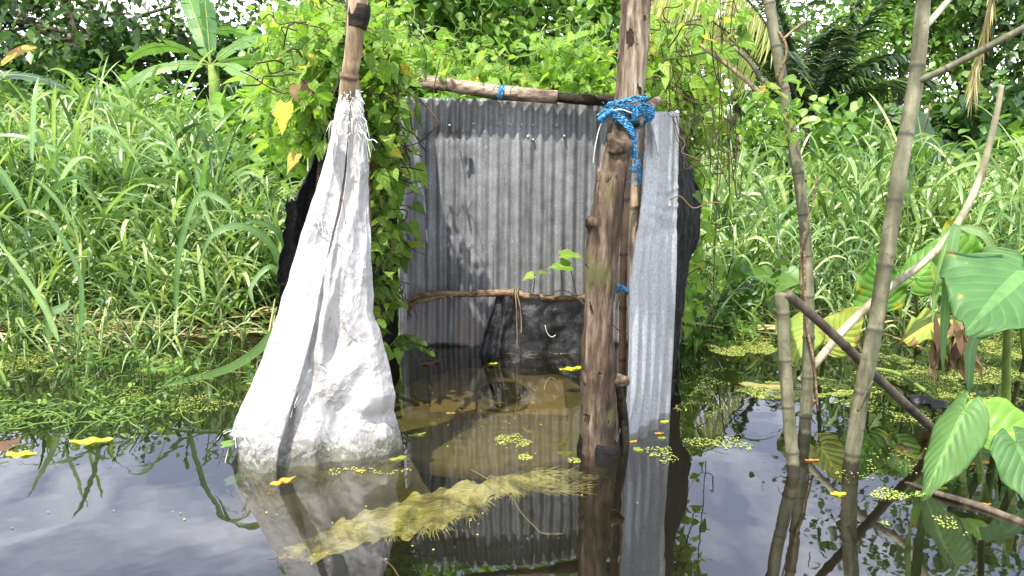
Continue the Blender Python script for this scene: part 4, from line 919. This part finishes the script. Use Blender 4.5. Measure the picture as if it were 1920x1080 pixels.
vine('ground_vine', [(1420, 530, 4.5, 30, 18, .15, 1), (1460, 520, 4.6, 30, 14, .15, 1)], 34, .14, 'weed', 6, 'large pale heart leaves low behind the cut bamboo stub')
# hanging thin stems over the right grass
g = Geo()
for k in range(6):
    x0 = rng.uniform(1310, 1390); x = x0; pts = []; 
    for j in range(8): pts.append(P(x, -60 + j * rng.uniform(50, 75), 2.75)); x += rng.normal() * 14
    tube(g, pts, .0016 + .001 * rng.random(), 40, 4, cap=False)
tube(g, [P(1335, 620, 3.2), P(1345, 330, 3.2), P(1352, 100, 3.2), P(1350, -40, 3.2)], .0022, 30, 4)
for k in range(14):
    pts = [P(1255 + rng.normal() * 8, 190 + rng.normal() * 40, 3.0)]; 
    for j in range(5): pts.append(P(1270 + j * 28 + rng.normal() * 10, pts and 230 + 50 * math.sin(j * .9 + k) + rng.normal() * 16 + k * 4, 3.0 + rng.normal() * .05))
    tube(g, pts, .0014, 26, 4, cap=False)
tag(build('bare_vine', g, M['dark_stem'], origin=P(1340, 200, 2.9)), 'bare dark vine stems looping beside the bright sheet', 'vine')
g = Geo()
for pts in ([(1256, 375), (1275, 368), (1300, 390), (1330, 380), (1360, 382)], [(1270, 250), (1284, 268), (1278, 285), (1292, 292), (1312, 300)], [(1150, 610), (1163, 622), (1176, 626)], [(1150, 540), (1160, 555), (1155, 580)]):
    tube(g, [P(a, b, 2.78) for a, b in pts], .0026, 30, 5)
tag(build('pale_vine', g, M['straw'], origin=P(1270, 400, 2.8)), 'pale curling vine tendrils poking out around the bright sheet', 'vine')
def leafthing(name, specs, mk, label, cat, shape=HEART, stems=(), sm='stem', sr=.0028, ribf=.2, wave=.05):
    """specs: (px,py,d, dir, facing normal, length, width, droop)"""
    root = empty(name, P(*specs[0][:3])); 
    for sp_ in specs:
        g = Geo(); b = P(*sp_[:3]); d = n3(sp_[3]); s = n3(np.cross(d, n3(sp_[4]))); rv = np.interp(np.linspace(0, 1, 22), np.linspace(0, 1, len(shape[0])), shape[0]); rw = np.interp(rv, shape[0], shape[1])
        ribbons(g, [b], [d], [s], [sp_[5]], [sp_[6]], rv, rw, sp_[7], ribf, 0, 2.0, wave=wave); build('leaf', g, M[sp_[8] if len(sp_) > 8 else mk], root)
    if stems:
        for pts in stems:
            g = Geo(); tube(g, [P(*q) for q in pts], sr, 16, 6); build('stem', g, M[sm], root)
    tag(root, label, cat); return root
leafthing('vine_sprig', [(1052, 479, 3.86, (.75, -.1, .1), (0, -.5, 1), .115, .085, .25), (1068, 500, 3.84, (-.9, -.2, .05), (0, -.6, 1), .12, .09, .1), (1000, 516, 3.86, (-.7, -.2, -.1), (0, -.7, 1), .06, .055, .3), (1010, 512, 3.86, (1, -.1, .15), (0, -.5, 1), .06, .035, .2)],
          'vine_bright', 'bright vine sprig rising from the branch in front of the sunlit back wall', 'vine', stems=[[(1082, 560, 3.88), (1076, 530, 3.87), (1068, 500, 3.85)], [(1055, 545, 3.88), (1052, 510, 3.87), (1052, 480, 3.86)], [(1000, 548, 3.9), (1002, 530, 3.88), (1003, 514, 3.86)], [(1035, 548, 3.89), (1060, 545, 3.87), (1090, 565, 3.86), (1110, 585, 3.84)]], sm='straw')
leafthing('vine_sprig', [(775, 315, 3.5, (.35, -.3, -.35), (.2, -1, .6), .115, .1, .2), (772, 385, 3.5, (.6, -.3, -.2), (0, -.6, 1), .08, .07, .3), (768, 420, 3.5, (.5, -.3, -.5), (0, -.8, .8), .09, .07, .3), (750, 460, 3.5, (.2, -.3, -.6), (0, -1, .5), .12, .09, .2), (765, 300, 3.5, (-.4, -.2, -.1), (0, -.7, 1), .06, .05, .2), (780, 205, 3.5, (.3, -.2, -.8), (0, -1, .4), .08, .03, .2), (772, 210, 3.5, (-.5, -.2, -.3), (0, -1, .6), .05, .05, .2)],
          'vine', 'larger heart leaves leaning out in front of the left part of the back wall', 'vine', stems=[[(735, 330, 3.5), (760, 310, 3.5), (776, 318, 3.5)], [(735, 395, 3.5), (755, 385, 3.5), (774, 388, 3.5)], [(757, 275, 3.5), (790, 265, 3.5), (815, 240, 3.48), (830, 225, 3.48)], [(825, 110, 3.6), (812, 180, 3.55), (815, 240, 3.5)]], sm='dark_stem')
# small pinnate weed at the foot of the back wall
g = Geo(); st = Geo()
for (x0, y0, x1, y1) in ((735, 655, 805, 660), (735, 650, 790, 640), (730, 650, 770, 632)):
    C = spline([P(x0, y0, 3.4), P((x0 + x1) / 2, (y0 + y1) / 2 - 12, 3.38), P(x1, y1, 3.35)], 12); tube(st, C, .002, 12, 5)
    for i in range(2, 12):
        for s_ in (-1, 1):
            ribbons(g, [C[i]], [n3([.4, -.2 * s_, .3 * s_])], [[.6, .8, .1]], [.036], [.026], OVAL[0], OVAL[1], .1, .1)
root = empty('weed', P(735, 655, 3.4)); build('leaves', g, M['weed'], root); build('stem', st, M['stem'], root); tag(root, 'small weed with round paired leaves right of the sack at the waterline', 'plant')
leafthing('dry_leaf', [(560, 160, 2.95, (.3, -.2, -.6), (0, -1, .5), .11, .08, .2)], 'dead', 'brown withered leaf on the vine left of the bamboo pole', 'leaf')
leafthing('dry_leaf', [(612, 165, 2.95, (-.1, -.2, -1), (.3, -1, .2), .09, .05, .2)], 'dead', 'narrow brown withered leaf just left of the sack neck', 'leaf')
leafthing('yellow_vine_leaf', [(535, 195, 2.95, (-.1, -.3, -1), (0, -1, .3), .11, .07, .1)], 'yellow_leaf', 'yellow green leaf hanging at the left edge of the vine', 'leaf')

# ------------------------------------------------------------------ canes on the right
def culm(label, pts, r, mk, branches=(), spacing=.17, off=0., name='bamboo_stem'):
    g = Geo(); cane(g, [P(*q) for q in pts], r, spacing, off=off, seg=18); root = build(name, g, M[mk], origin=np.array([*P(*pts[-1])[:2], 0.])); tag(root, label, 'bamboo')
    for (bp, br, bm) in branches:
        g = Geo(); cane(g, [P(*q) for q in bp], br, .12, off=.3, seg=10); build('branch', g, M[bm], root)
    return root
culm('tall slender bamboo stem wrapped with vine, left of the thickest one', [(1432, -120, 2.9), (1442, 0, 2.86), (1468, 160, 2.82), (1486, 260, 2.8), (1506, 400, 2.78), (1516, 560, 2.76), (1514, 700, 2.74), (1506, 860, 2.72), (1500, 960, 2.7)],
     [.0185, .0190, .0195, .0195, .020, .020, .021, .023, .024], 'bamboo_pale' if False else 'bamboo', [([(1484, 236, 2.8), (1400, 152, 2.78), (1312, 84, 2.76)], [.010, .008, .006], 'bamboo_tan'), ([(1470, 178, 2.82), (1430, 150, 2.84), (1405, 115, 2.86), (1375, 88, 2.9)], [.009, .009, .007, .006], 'bamboo'), ([(1463, 78, 2.83), (1490, 55, 2.82), (1514, 38, 2.82)], [.004, .005, .004], 'bamboo_tan')], .15, .4)
culm('thickest leaning bamboo stem with a side branch, right of the cut stub', [(1738, -120, 2.62), (1731, 0, 2.60), (1717, 150, 2.57), (1690, 300, 2.55), (1662, 480, 2.52), (1640, 620, 2.5), (1612, 760, 2.48), (1588, 930, 2.46), (1580, 1010, 2.44)],
     [.0225, .0225, .0235, .0245, .0250, .0255, .026, .026, .026], 'bamboo', [([(1720, 152, 2.56), (1760, 135, 2.54), (1840, 95, 2.5), (1960, 30, 2.42)], [.014, .011, .011, .010], 'bamboo'), ([(1722, 66, 2.6), (1760, 22, 2.66), (1830, -60, 2.75)], [.010, .010, .009], 'bamboo_pale'), ([(1609, 770, 2.46), (1622, 740, 2.45), (1636, 715, 2.44)], [.006, .004, .003], 'bamboo')], .215, .1)
culm('short cut bamboo stub standing in the water', [(1466, 549, 2.48), (1470, 640, 2.46), (1476, 740, 2.44), (1486, 860, 2.42), (1496, 985, 2.40), (1500, 1060, 2.38)], [.0225, .0200, .0205, .021, .022, .022], 'bamboo', (), .155, .55)
culm('dark straight stick leaning from the cut stub down to the right', [(1476, 550, 2.46), (1560, 625, 2.52), (1660, 722, 2.6), (1768, 822, 2.7)], [.015, .0155, .016, .016], 'stick', (), .4, .2, 'leaning_stick')
culm('long pale cane slanting up to the right edge', [(1878, 160, 3.2), (1866, 225, 3.2), (1838, 330, 3.19), (1800, 412, 3.17), (1745, 480, 3.13), (1668, 540, 3.08), (1600, 600, 3.03), (1530, 680, 3.0), (1500, 715, 2.98)], [.010, .012, .0135, .0145, .015, .016, .016, .016, .016], 'bamboo_pale', [([(1745, 480, 3.13), (1725, 500, 3.12), (1718, 515, 3.1)], [.006, .004, .003], 'bamboo_tan')], .2, .3, 'leaning_cane')
g = Geo()
C = [P(1460 + 12 * math.sin(k * 1.1) + k * 2.2, 60 + k * 22, 2.80 + .025 * math.cos(k * 1.1)) for k in range(10)]; tube(g, C, .005, 80, 6)
C = [P(1518 + 16 * math.sin(k * .55 + 2) - (k * .5), 330 + k * 36, 2.76 + .03 * math.cos(k * .55 + 2)) for k in range(15)]; tube(g, C, .0034, 90, 6)
tube(g, [P(1508, 470, 2.72), P(1512, 600, 2.71), P(1526, 680, 2.7), P(1534, 770, 2.69)], [.004, .005, .003], 30, 6)
tag(build('twining_vine', g, M['branch'], origin=P(1500, 500, 2.74)), 'brown vine stem twined round the tall slender bamboo stem', 'vine')

# ------------------------------------------------------------------ taro
def taro(px, py, d, L, Wd, dirv, nrm, droop, mk, label, base=None, fold=.12, name='taro_plant', stemr=.011, wave=.05):
    b = P(px, py, d); root = empty(name, np.array([b[0], b[1], 0.])); g = Geo(); dv = n3(dirv); s = n3(np.cross(dv, n3(nrm)))
    rows = [-.24, -.18, -.08, 0, .1, .22, .36, .5, .64, .78, .9, 1]; ws = [.14, .30, .42, .47, .5, .495, .46, .39, .30, .19, .09, .01]
    rv = np.interp(np.linspace(0, 11, 34), range(12), rows); rw = np.interp(np.linspace(0, 11, 34), range(12), ws); M_ = 34
    # dense grid across the leaf
    U = np.linspace(-1, 1, 19); vm = np.clip(rv, 0, None); r = rng.random(); V, Lc = [], []; ph = rng.uniform(0, 6)
    up = np.cross(s, dv)
    for k in range(M_):
        for u in U:
            au = abs(u); w_ = Wd * rw[k] * u; lo = min(rv[k], 0) * L * (min(au * 1.6, 1))
            c = b + dv * (L * vm[k] + lo) + s * w_
            h = -droop * L * vm[k] ** 2 - fold * abs(w_) ** 1 * au + wave * Wd * math.sin(ph + rv[k] * 15 + (2 if u > 0 else 0)) * au ** 3 + .05 * Wd * .2 * math.sin((rv[k] - au * .35) * 44) * au
            V.append(c + up * h * (1 if up[2] >= 0 else -1) * .6 + np.array([0, 0, h * .4])); Lc.append((u, rv[k], r))
    n = len(U); F = [(a * n + j, a * n + j + 1, (a + 1) * n + j + 1, (a + 1) * n + j) for a in range(M_ - 1) for j in range(n - 1)]
    build('leaf', Geo().add(V, F, Lc), M[mk], root, solid=.0012)
    e = base if base is not None else np.array([b[0] + .02, b[1] + .05, -.1]); g = Geo(); mid = b * .55 + e * .45 + np.array([.0, .05, .05])
    tube(g, [b, b + (mid - b) * .4 + [0, .01, 0], mid, e], [stemr * .6, stemr * .8, stemr * .95, stemr * 1.2], 20, 10); build('stem', g, M['stem'], root)
    tag(root, label, 'taro'); return root
taro(1918, 512, 2.7, .38, .48, (-.62, -.42, -.28), (-.1, -.62, 1), .10, 'taro', 'largest blue green taro leaf reaching in from the right edge', base=W(1885, 790, -.1), stemr=.016)
taro(1806, 775, 2.35, .31, .16, (-.45, -.25, -.75), (-.75, -.5, .6), .02, 'taro', 'long drooping taro leaf with yellow spots just above the water at lower right', base=W(1812, 960, -.1), fold=.5)
taro(1838, 812, 2.42, .26, .20, (.75, -.2, .1), (-.2, -.7, 1), .25, 'taro_pale', 'bright green taro leaf behind the drooping spotted one', base=W(1850, 950, -.1), fold=-.5)
taro(1908, 835, 2.3, .25, .19, (.15, -.45, -.6), (.1, -.8, .7), .06, 'taro', 'taro leaf with a scorched pale blotch cut by the right edge', base=W(1905, 985, -.1), fold=.2)
taro(1650, 565, 3.6, .26, .26, (-.25, -.1, .9), (-.1, -1, .4), .05, 'taro_pale', 'upright yellow green taro leaf behind the thickest bamboo stem', base=W(1650, 640, -.1), fold=.2)
taro(1555, 640, 3.25, .22, .18, (.45, -.25, .75), (-.5, -1, .5), .05, 'taro_yellow', 'pale yellow taro leaf standing between cut stub and thickest stem', base=W(1545, 690, -.1), fold=.25)
taro(1515, 605, 3.3, .20, .17, (-.35, -.3, -.6), (-.3, -.8, .5), .05, 'taro_yellow', 'yellow taro leaf hanging behind the cut bamboo stub', base=W(1540, 700, -.1), fold=.25)
taro(1790, 520, 3.5, .34, .30, (-.15, -.1, .9), (.2, -1, .4), .05, 'taro_pale', 'upright taro leaf with a crinkled edge under the pale cane', base=W(1775, 640, -.1), fold=.25, wave=.09)
taro(1810, 560, 3.7, .36, .34, (.25, -.3, .35), (.1, -.7, 1), .2, 'taro', 'grey green taro leaf behind the largest one', base=W(1815, 640, -.1))
taro(1720, 520, 3.7, .32, .2, (.5, -.1, .75), (-.6, -1, .4), .1, 'taro_pale', 'narrow side lit taro leaf just right of the thickest stem', base=W(1730, 650, -.1), fold=.4)
taro(1925, 545, 3.2, .3, .24, (-.1, -.3, .6), (.4, -1, .6), .2, 'taro_pale', 'taro leaf rising above the largest one at the right edge', base=W(1925, 700, -.1), fold=.2)
taro(1770, 600, 3.3, .24, .18, (-.7, -.3, -.1), (0, -.6, 1), .25, 'taro_yellow', 'small yellow and brown taro leaf drooping over the duckweed', base=W(1790, 700, -.1), fold=.2, wave=.12)
g = Geo()
for k in range(26):
    p = P(rng.uniform(1745, 1830), rng.uniform(575, 650), 3.25 + rng.normal() * .05); d = n3([rng.normal() * .3, -.2, -1.]); ribbons(g, [p], [d], perp(n3([d])), [rng.uniform(.06, .18)], [rng.uniform(.02, .05)], OVAL[0], OVAL[1], .3, .5, rng.normal() * 1.5, wave=.2)
tag(build('dead_leaves', g, M['dead'], origin=P(1790, 700, 3.25)), 'bunch of shrivelled brown leaves hanging under the taro plants', 'dead leaves')
g = Geo(); tube(g, [W(1630, 690, .02), W(1680, 700, .03), W(1730, 730, .02), W(1770, 765, 0)], [.010, .010, .009, .007], 30, 8)
tag(build('taro_stalk', g, M['stem']), 'pale green fallen stalk lying on the duckweed', 'stalk')
# long single blades near the viewer
def blades(label, specs, mk='grass_blue'):
    root = empty('arching_grass', P(*specs[0][0][0])); 
    for pts, w_ in specs:
        C = spline([P(*q) for q in pts], 24); T = n3(np.gradient(C, axis=0)); S = n3(np.cross(T, [0, -1., .25])); t = np.linspace(0, 1, 24); hw = w_ * .5 * np.clip(np.minimum(t * 6 + .3, 1) * (1 - t ** 4), .02, 1)
        V = np.stack([C + S * hw[:, None], C + [0, .004, 0], C - S * hw[:, None]], 1); r = rng.random(); Lc = np.zeros_like(V); Lc[:, :, 0] = [-1, 0, 1]; Lc[:, :, 1] = t[:, None]; Lc[:, :, 2] = r
        build('blade', Geo().add(V, [(a * 3 + j, a * 3 + j + 1, (a + 1) * 3 + j + 1, (a + 1) * 3 + j) for a in range(23) for j in range(2)], Lc), M[mk], root)
    tag(root, label, 'grass blade')
blades('two long ribbon leaves hanging in front of the taro leaves at right', [([(1800, 425, 2.9), (1790, 440, 2.88), (1778, 520, 2.86), (1770, 620, 2.85), (1767, 705, 2.85)], .045), ([(1815, 430, 2.92), (1780, 450, 2.9), (1755, 540, 2.9), (1748, 610, 2.9)], .03), ([(1800, 425, 2.9), (1845, 440, 2.95), (1870, 490, 3.0), (1880, 540, 3.0)], .035)])
blades('short cut ribbon leaf hanging over the duckweed below the largest taro leaf', [([(1838, 620, 2.8), (1822, 650, 2.79), (1818, 700, 2.78), (1818, 742, 2.78)], .044)])
blades('long blade arching over the water left of the sack', [([(560, 560, 3.3), (530, 600, 3.25), (490, 650, 3.2), (430, 690, 3.15), (350, 712, 3.1), (300, 725, 3.08)], .04)], 'weed')
blades('broad blades arching left of the black left wall', [([(540, 560, 3.6), (515, 470, 3.5), (460, 425, 3.45), (400, 440, 3.4), (370, 500, 3.4)], .034), ([(540, 560, 3.7), (530, 450, 3.6), (480, 415, 3.55), (440, 430, 3.5)], .026), ([(545, 560, 3.5), (510, 500, 3.45), (470, 540, 3.4), (480, 580, 3.4)], .024), ([(330, 600, 3.9), (335, 480, 3.8), (370, 370, 3.75), (420, 380, 3.7), (450, 430, 3.7)], .03)])
blades('long pale stem blades rising from the weeds at lower left', [([(110, 640, 3.6), (85, 580, 3.6), (40, 510, 3.6), (-20, 430, 3.6)], .03), ([(90, 640, 3.7), (95, 590, 3.65), (120, 575, 3.6), (130, 560, 3.6)], .04), ([(150, 640, 3.7), (150, 520, 3.7), (100, 420, 3.7), (60, 380, 3.7)], .025)])

# ------------------------------------------------------------------ floating and low vegetation
def weeds():
    g = Geo(); st = Geo(); n = 2600; px = -60 + 480 * rng.random(n) ** 1.5; py = 650 + 165 * rng.random(n) ** .9 + rng.normal(size=n) * 10
    px -= np.clip((py - 680), 0, 200) * .9 * rng.random(n); B = np.array([W(a, b) for a, b in zip(px, py)])
    keep = np.array([noise.noise(Vector((b[0] * 2.2, b[1] * 4.2, 3))) > -.12 + .5 * rng.random() for b in B]); B = B[keep]; n = len(B)
    B[:, 2] = np.abs(rng.normal(size=n)) * .035; D = rdir(n, .35); S = flatside(D); sz = rng.uniform(.010, .034, n); ribbons(g, B, D, S, sz, sz * .55, OVAL[0], OVAL[1], .3, .15)
    for _ in range(110):
        b = B[rng.integers(n)].copy(); b[2] = 0; pts = [b]; a = rng.uniform(0, 6.28)
        for _ in range(5): a += rng.normal() * .5; b = b + [math.cos(a) * .05, math.sin(a) * .05, 0]; pts.append(b * [1, 1, 0] + [0, 0, abs(rng.normal()) * .02 + .004])
        tube(g, pts, .0022, 14, 4, cap=False, rnd=rng.uniform(.5, 1))
    for _ in range(70):   # upright sprouts
        b = W(rng.uniform(0, 520), rng.uniform(600, 780)); h = rng.uniform(.06, .22); t = b + [rng.normal() * .02, rng.normal() * .02, h]; tube(g, [b, t], .0022, 4, 4, cap=False, rnd=.6)
        D = rdir(5, .8); ribbons(g, np.repeat([t], 5, 0) - [[0, 0, h * .3 * k / 4] for k in range(5)], D, flatside(D), rng.uniform(.04, .10, 5), .016, LANCE[0], LANCE[1], .4, .2)
    tag(build('water_weed', g, M['weed'], origin=W(200, 740)), 'mat of small green water weeds at the lower left', 'water weed', kind='stuff')
    g = Geo()
    for _ in range(420):
        lf = rng.random() < .8; b = W(rng.uniform(-60, 540) if lf else rng.uniform(1300, 1920), rng.uniform(540, 640)); a = rng.normal() * .5; d = n3([math.cos(a) * rng.choice([-1, 1]), math.sin(a), rng.uniform(-.05, .3)])
        b[2] = rng.uniform(.0, .07); ribbons(g, [b], [d], flatside(n3([d])), [rng.uniform(.2, .6)], [rng.uniform(.006, .016)], GRASS[0], GRASS[1], rng.uniform(0, .3), .2, rng.normal() * .8)
    tag(build('dead_stalks', g, M['straw'], origin=W(240, 600)), 'fallen yellowing stalks tangled along the water edge', 'stalks', kind='stuff')
    g = Geo(); spots = []
    for _ in range(75):
        b = W(rng.uniform(-60, 520), rng.uniform(575, 700)); spots.append((b[0], b[1], -.02))
    grass_plants(g, spots, (.12, .45), (3, 6), (.15, .4), (.008, .018), .5, g)
    for _ in range(70):
        b = W(rng.uniform(1290, 1900), rng.uniform(575, 640)); spots.append((b[0], b[1], -.02))
    grass_plants(g, spots[75:], (.15, .5), (4, 7), (.2, .45), (.010, .02), .5, g)
    tag(build('marsh_grass', g, M['grass'], origin=W(240, 620)), 'short thin grass sprouting from the shallow water', 'grass', kind='stuff')
    n = 900; px = rng.uniform(1270, 1420, n); py = rng.uniform(560, 650, n); B = np.array([W(a, b) for a, b in zip(px, py)]); B[:, 2] = rng.uniform(0, .25, n) * rng.random(n); g = Geo(); D = rdir(n, .2); sz = rng.uniform(.03, .08, n)
    ribbons(g, B, D, flatside(D), sz, sz * .4, LANCE[0], LANCE[1], .4, .2); tag(build('bank_herbs', g, M['weed'], origin=W(1340, 620)), 'low leafy herbs at the waterline right of the outhouse', 'plants', kind='stuff')
weeds()
def duckweed():
    pts = []
    def patch(cx, cy, rx, ry, n, thr=-.1, f=5.):
        n = int(n * 1.7)
        for _ in range(n):
            a = rng.uniform(0, 6.28); r = math.sqrt(rng.random()); p = W(cx + rx * r * math.cos(a), cy + ry * r * math.sin(a))
            if 1.3 * noise.noise(Vector((p[0] * f, p[1] * f, 5))) + .7 * noise.noise(Vector((p[0] * 19, p[1] * 19, 9))) > thr + (r * r - .5) * .8: pts.append(p)
    patch(1395, 648, 70, 22, 2600, -.35); patch(1490, 735, 110, 30, 3600, -.15); patch(1780, 700, 190, 75, 9500, -.02); patch(1350, 830, 75, 22, 420, .1, 9); patch(1890, 650, 90, 40, 1500, -.1)
    patch(300, 688, 45, 18, 900, -.3); patch(60, 680, 120, 26, 1800, -.1); patch(330, 745, 130, 40, 1500, .1); patch(1310, 720, 60, 80, 600, .15, 9); patch(1740, 760, 160, 60, 1800, .12)
    patch(1000, 660, 90, 6, 700, .0, 9); patch(960, 828, 38, 14, 190, -.2, 14); patch(985, 858, 14, 6, 60, -.5); patch(925, 760, 160, 110, 130, .2, 9); patch(1240, 850, 40, 22, 160, .0, 14); patch(1075, 865, 14, 6, 40, -.5)
    patch(600, 985, 700, 95, 60, .1, 9); patch(1680, 925, 60, 14, 260, 0, 14); patch(1740, 990, 110, 22, 300, .25, 9); patch(690, 885, 90, 10, 120, .1, 14); patch(1720, 880, 200, 60, 500, .2)
    B = np.array(pts); n = len(B); B[:, 2] = .0025 + rng.random(n) * .001; a = rng.uniform(0, 6.28, n); D = np.stack([np.cos(a), np.sin(a), 0 * a], 1); S = np.stack([-np.sin(a), np.cos(a), 0 * a], 1); sz = rng.uniform(.003, .0075, n)
    g = Geo(); ribbons(g, B - D * sz[:, None] / 2, D, S, sz, sz * .9, [0, .3, .7, 1], [.18, .48, .48, .18], 0, 0, 0); tag(build('duckweed', g, M['duck'], origin=W(1500, 720)), 'pale green duckweed floating in patches on the water', 'duckweed', kind='stuff')
duckweed()
def floating(px, py, L, Wd, az, mk, label, shape=OVAL, curl=.12):
    b = W(px, py, .004); d = np.array([math.cos(R(az)), math.sin(R(az)), 0]); g = Geo(); rv = np.linspace(0, 1, 16); rw = np.interp(rv, shape[0], shape[1])
    ribbons(g, [b - d * L / 2], [d], [[-d[1], d[0], 0]], [L], [Wd], rv, rw, -.02, curl, 0, 2, wave=.06); tag(build('fallen_leaf', g, M[mk], origin=b), label, 'leaf')
F_ = [(1071, 690, .12, .06, 15, 'yellow_leaf', 'bright yellow leaf floating against the rotten post'), (924, 681, .06, .025, 10, 'yellow_leaf', 'small yellow leaf floating below the black plastic'),
 (530, 901, .09, .045, 40, 'orange_leaf', 'orange leaf resting in the water at the foot of the sack'), (806, 680, .13, .06, 35, 'dead', 'brown dry leaf floating by the small weed'),
 (172, 825, .16, .07, 5, 'yellow_leaf', 'wide pale yellow leaf floating below the water weeds'), (40, 850, .11, .06, 0, 'yellow_leaf', 'yellow leaf floating at the left edge'),
 (5, 836, .16, .10, 80, 'dead', 'tan curled leaf cut by the left edge'), (1197, 842, .05, .035, -60, 'taro_yellow', 'pale yellow leaf upright at the foot of the bright sheet'),
 (1188, 827, .035, .025, 30, 'orange_leaf', 'tiny orange leaf on the foot of the bright sheet'), (1246, 790, .04, .03, 20, 'yellow_leaf', 'tiny yellow leaf right of the bright sheet'),
 (1236, 812, .035, .022, 0, 'orange_leaf', 'small peach leaf just below the tiny yellow one'), (1242, 820, .035, .025, 0, 'taro_yellow', 'small cream leaf beside the peach one'),
 (748, 858, .08, .03, 30, 'taro_yellow', 'narrow pale leaf at the right foot of the sack'), (782, 814, .07, .03, 20, 'taro_yellow', 'narrow green yellow leaf floating right of the sack'),
 (300, 690, .22, .11, 20, 'taro_pale', 'pale broad leaf floating in the dark water at left'), (1443, 722, .30, .09, -12, 'straw', 'long bleached leaf floating between duckweed patches'),
 (1572, 925, .05, .035, 0, 'yellow_leaf', 'yellow leaf caught at the foot of the thickest bamboo stem'), (1523, 862, .05, .02, 0, 'orange_leaf', 'pinkish leaf at the foot of the slender bamboo stem'),
 (1838, 868, .08, .04, 15, 'orange_leaf', 'brown orange leaf floating between the taro leaves'), (1846, 945, .04, .02, 0, 'orange_leaf', 'small brown leaf below the scorched taro leaf'), (1765, 915, .04, .03, 0, 'yellow_leaf', 'small yellow leaf at the tip of the drooping taro leaf'),
 (676, 882, .04, .018, 0, 'orange_leaf', 'small orange leaf at the middle of the sack hem'), (160, 665, .12, .05, 10, 'dead', 'brown leaf lying in the weeds at the left'), (845, 774, .05, .018, 0, 'straw', 'thin pale leaf above the left foot pad')]
for f in F_: floating(*f)
leafthing('fallen_leaf', [(425, 905, 2.42, (.6, .3, .1), (0, -.3, 1), .07, .045, .1)], 'weed', 'green leaf half sunk at the left tip of the sack', 'leaf')
leafthing('fallen_leaf', [(418, 835, 2.62, (.9, .2, .15), (0, -.3, 1), .07, .04, .1)], 'mid_tree', 'dark green leaf caught left of the torn sack edge', 'leaf')
g = Geo(); tube(g, [W(1700, 905, .0), W(1760, 925, .01), W(1840, 950, .005), W(1930, 985, .0)], [.005, .009, .011, .011], 40, 10, logdisp(4, 10, .3)); tag(build('floating_branch', g, M['trunk']), 'weed covered branch floating at the lower right', 'branch')
def stone(px, py, r, label):
    g = Geo(); V = []; n = 18; b = W(px, py)
    for j in range(n + 1):
        for i in range(2 * n):
            a, t = i * math.pi / n, j * math.pi / n; v = Vector((math.sin(t) * math.cos(a), math.sin(t) * math.sin(a), math.cos(t))); k = r * (1 + .3 * noise.noise(v * 2 + Vector((px, 0, 0)))); V.append(b + np.array([v.x * k * 1.5, v.y * k * 1.2, v.z * k * .7]))
    g.add(V, [(j * 2 * n + i, j * 2 * n + (i + 1) % (2 * n), (j + 1) * 2 * n + (i + 1) % (2 * n), (j + 1) * 2 * n + i) for j in range(n) for i in range(2 * n)])
    tag(build('floating_bag', g, M['black']), label, 'plastic bag')
stone(1726, 752, .035, 'black plastic lump half sunk beside the dark leaning stick'); stone(1760, 760, .03, 'second black lump right of the first, among duckweed'); stone(1860, 767, .03, 'black lump under the largest taro leaf')

# ------------------------------------------------------------------ camera and render settings
cam = bpy.data.cameras.new('camera'); co = bpy.data.objects.new('camera', cam); COL.objects.link(co)
cam.sensor_width = 36; cam.lens = FPX / 1920 * 36; co.location = (0, 0, CH); co.rotation_euler = (R(90) - PITCH, 0, 0); cam.clip_start = .05; cam.clip_end = 2000
SC.camera = co
SC.view_settings.view_transform = 'Standard'; SC.view_settings.look = 'None'; SC.view_settings.exposure = .70; SC.view_settings.gamma = 1
SC.render.engine = 'CYCLES'; SC.cycles.use_denoising = True; SC.cycles.max_bounces = 8; SC.cycles.transparent_max_bounces = 8
SC.cycles.diffuse_bounces = 3; SC.cycles.glossy_bounces = 3; SC.cycles.caustics_reflective = False; SC.cycles.caustics_refractive = False; SC.cycles.sample_clamp_indirect = 6
for o in bpy.data.objects:
    if '_org' in o: del o['_org']
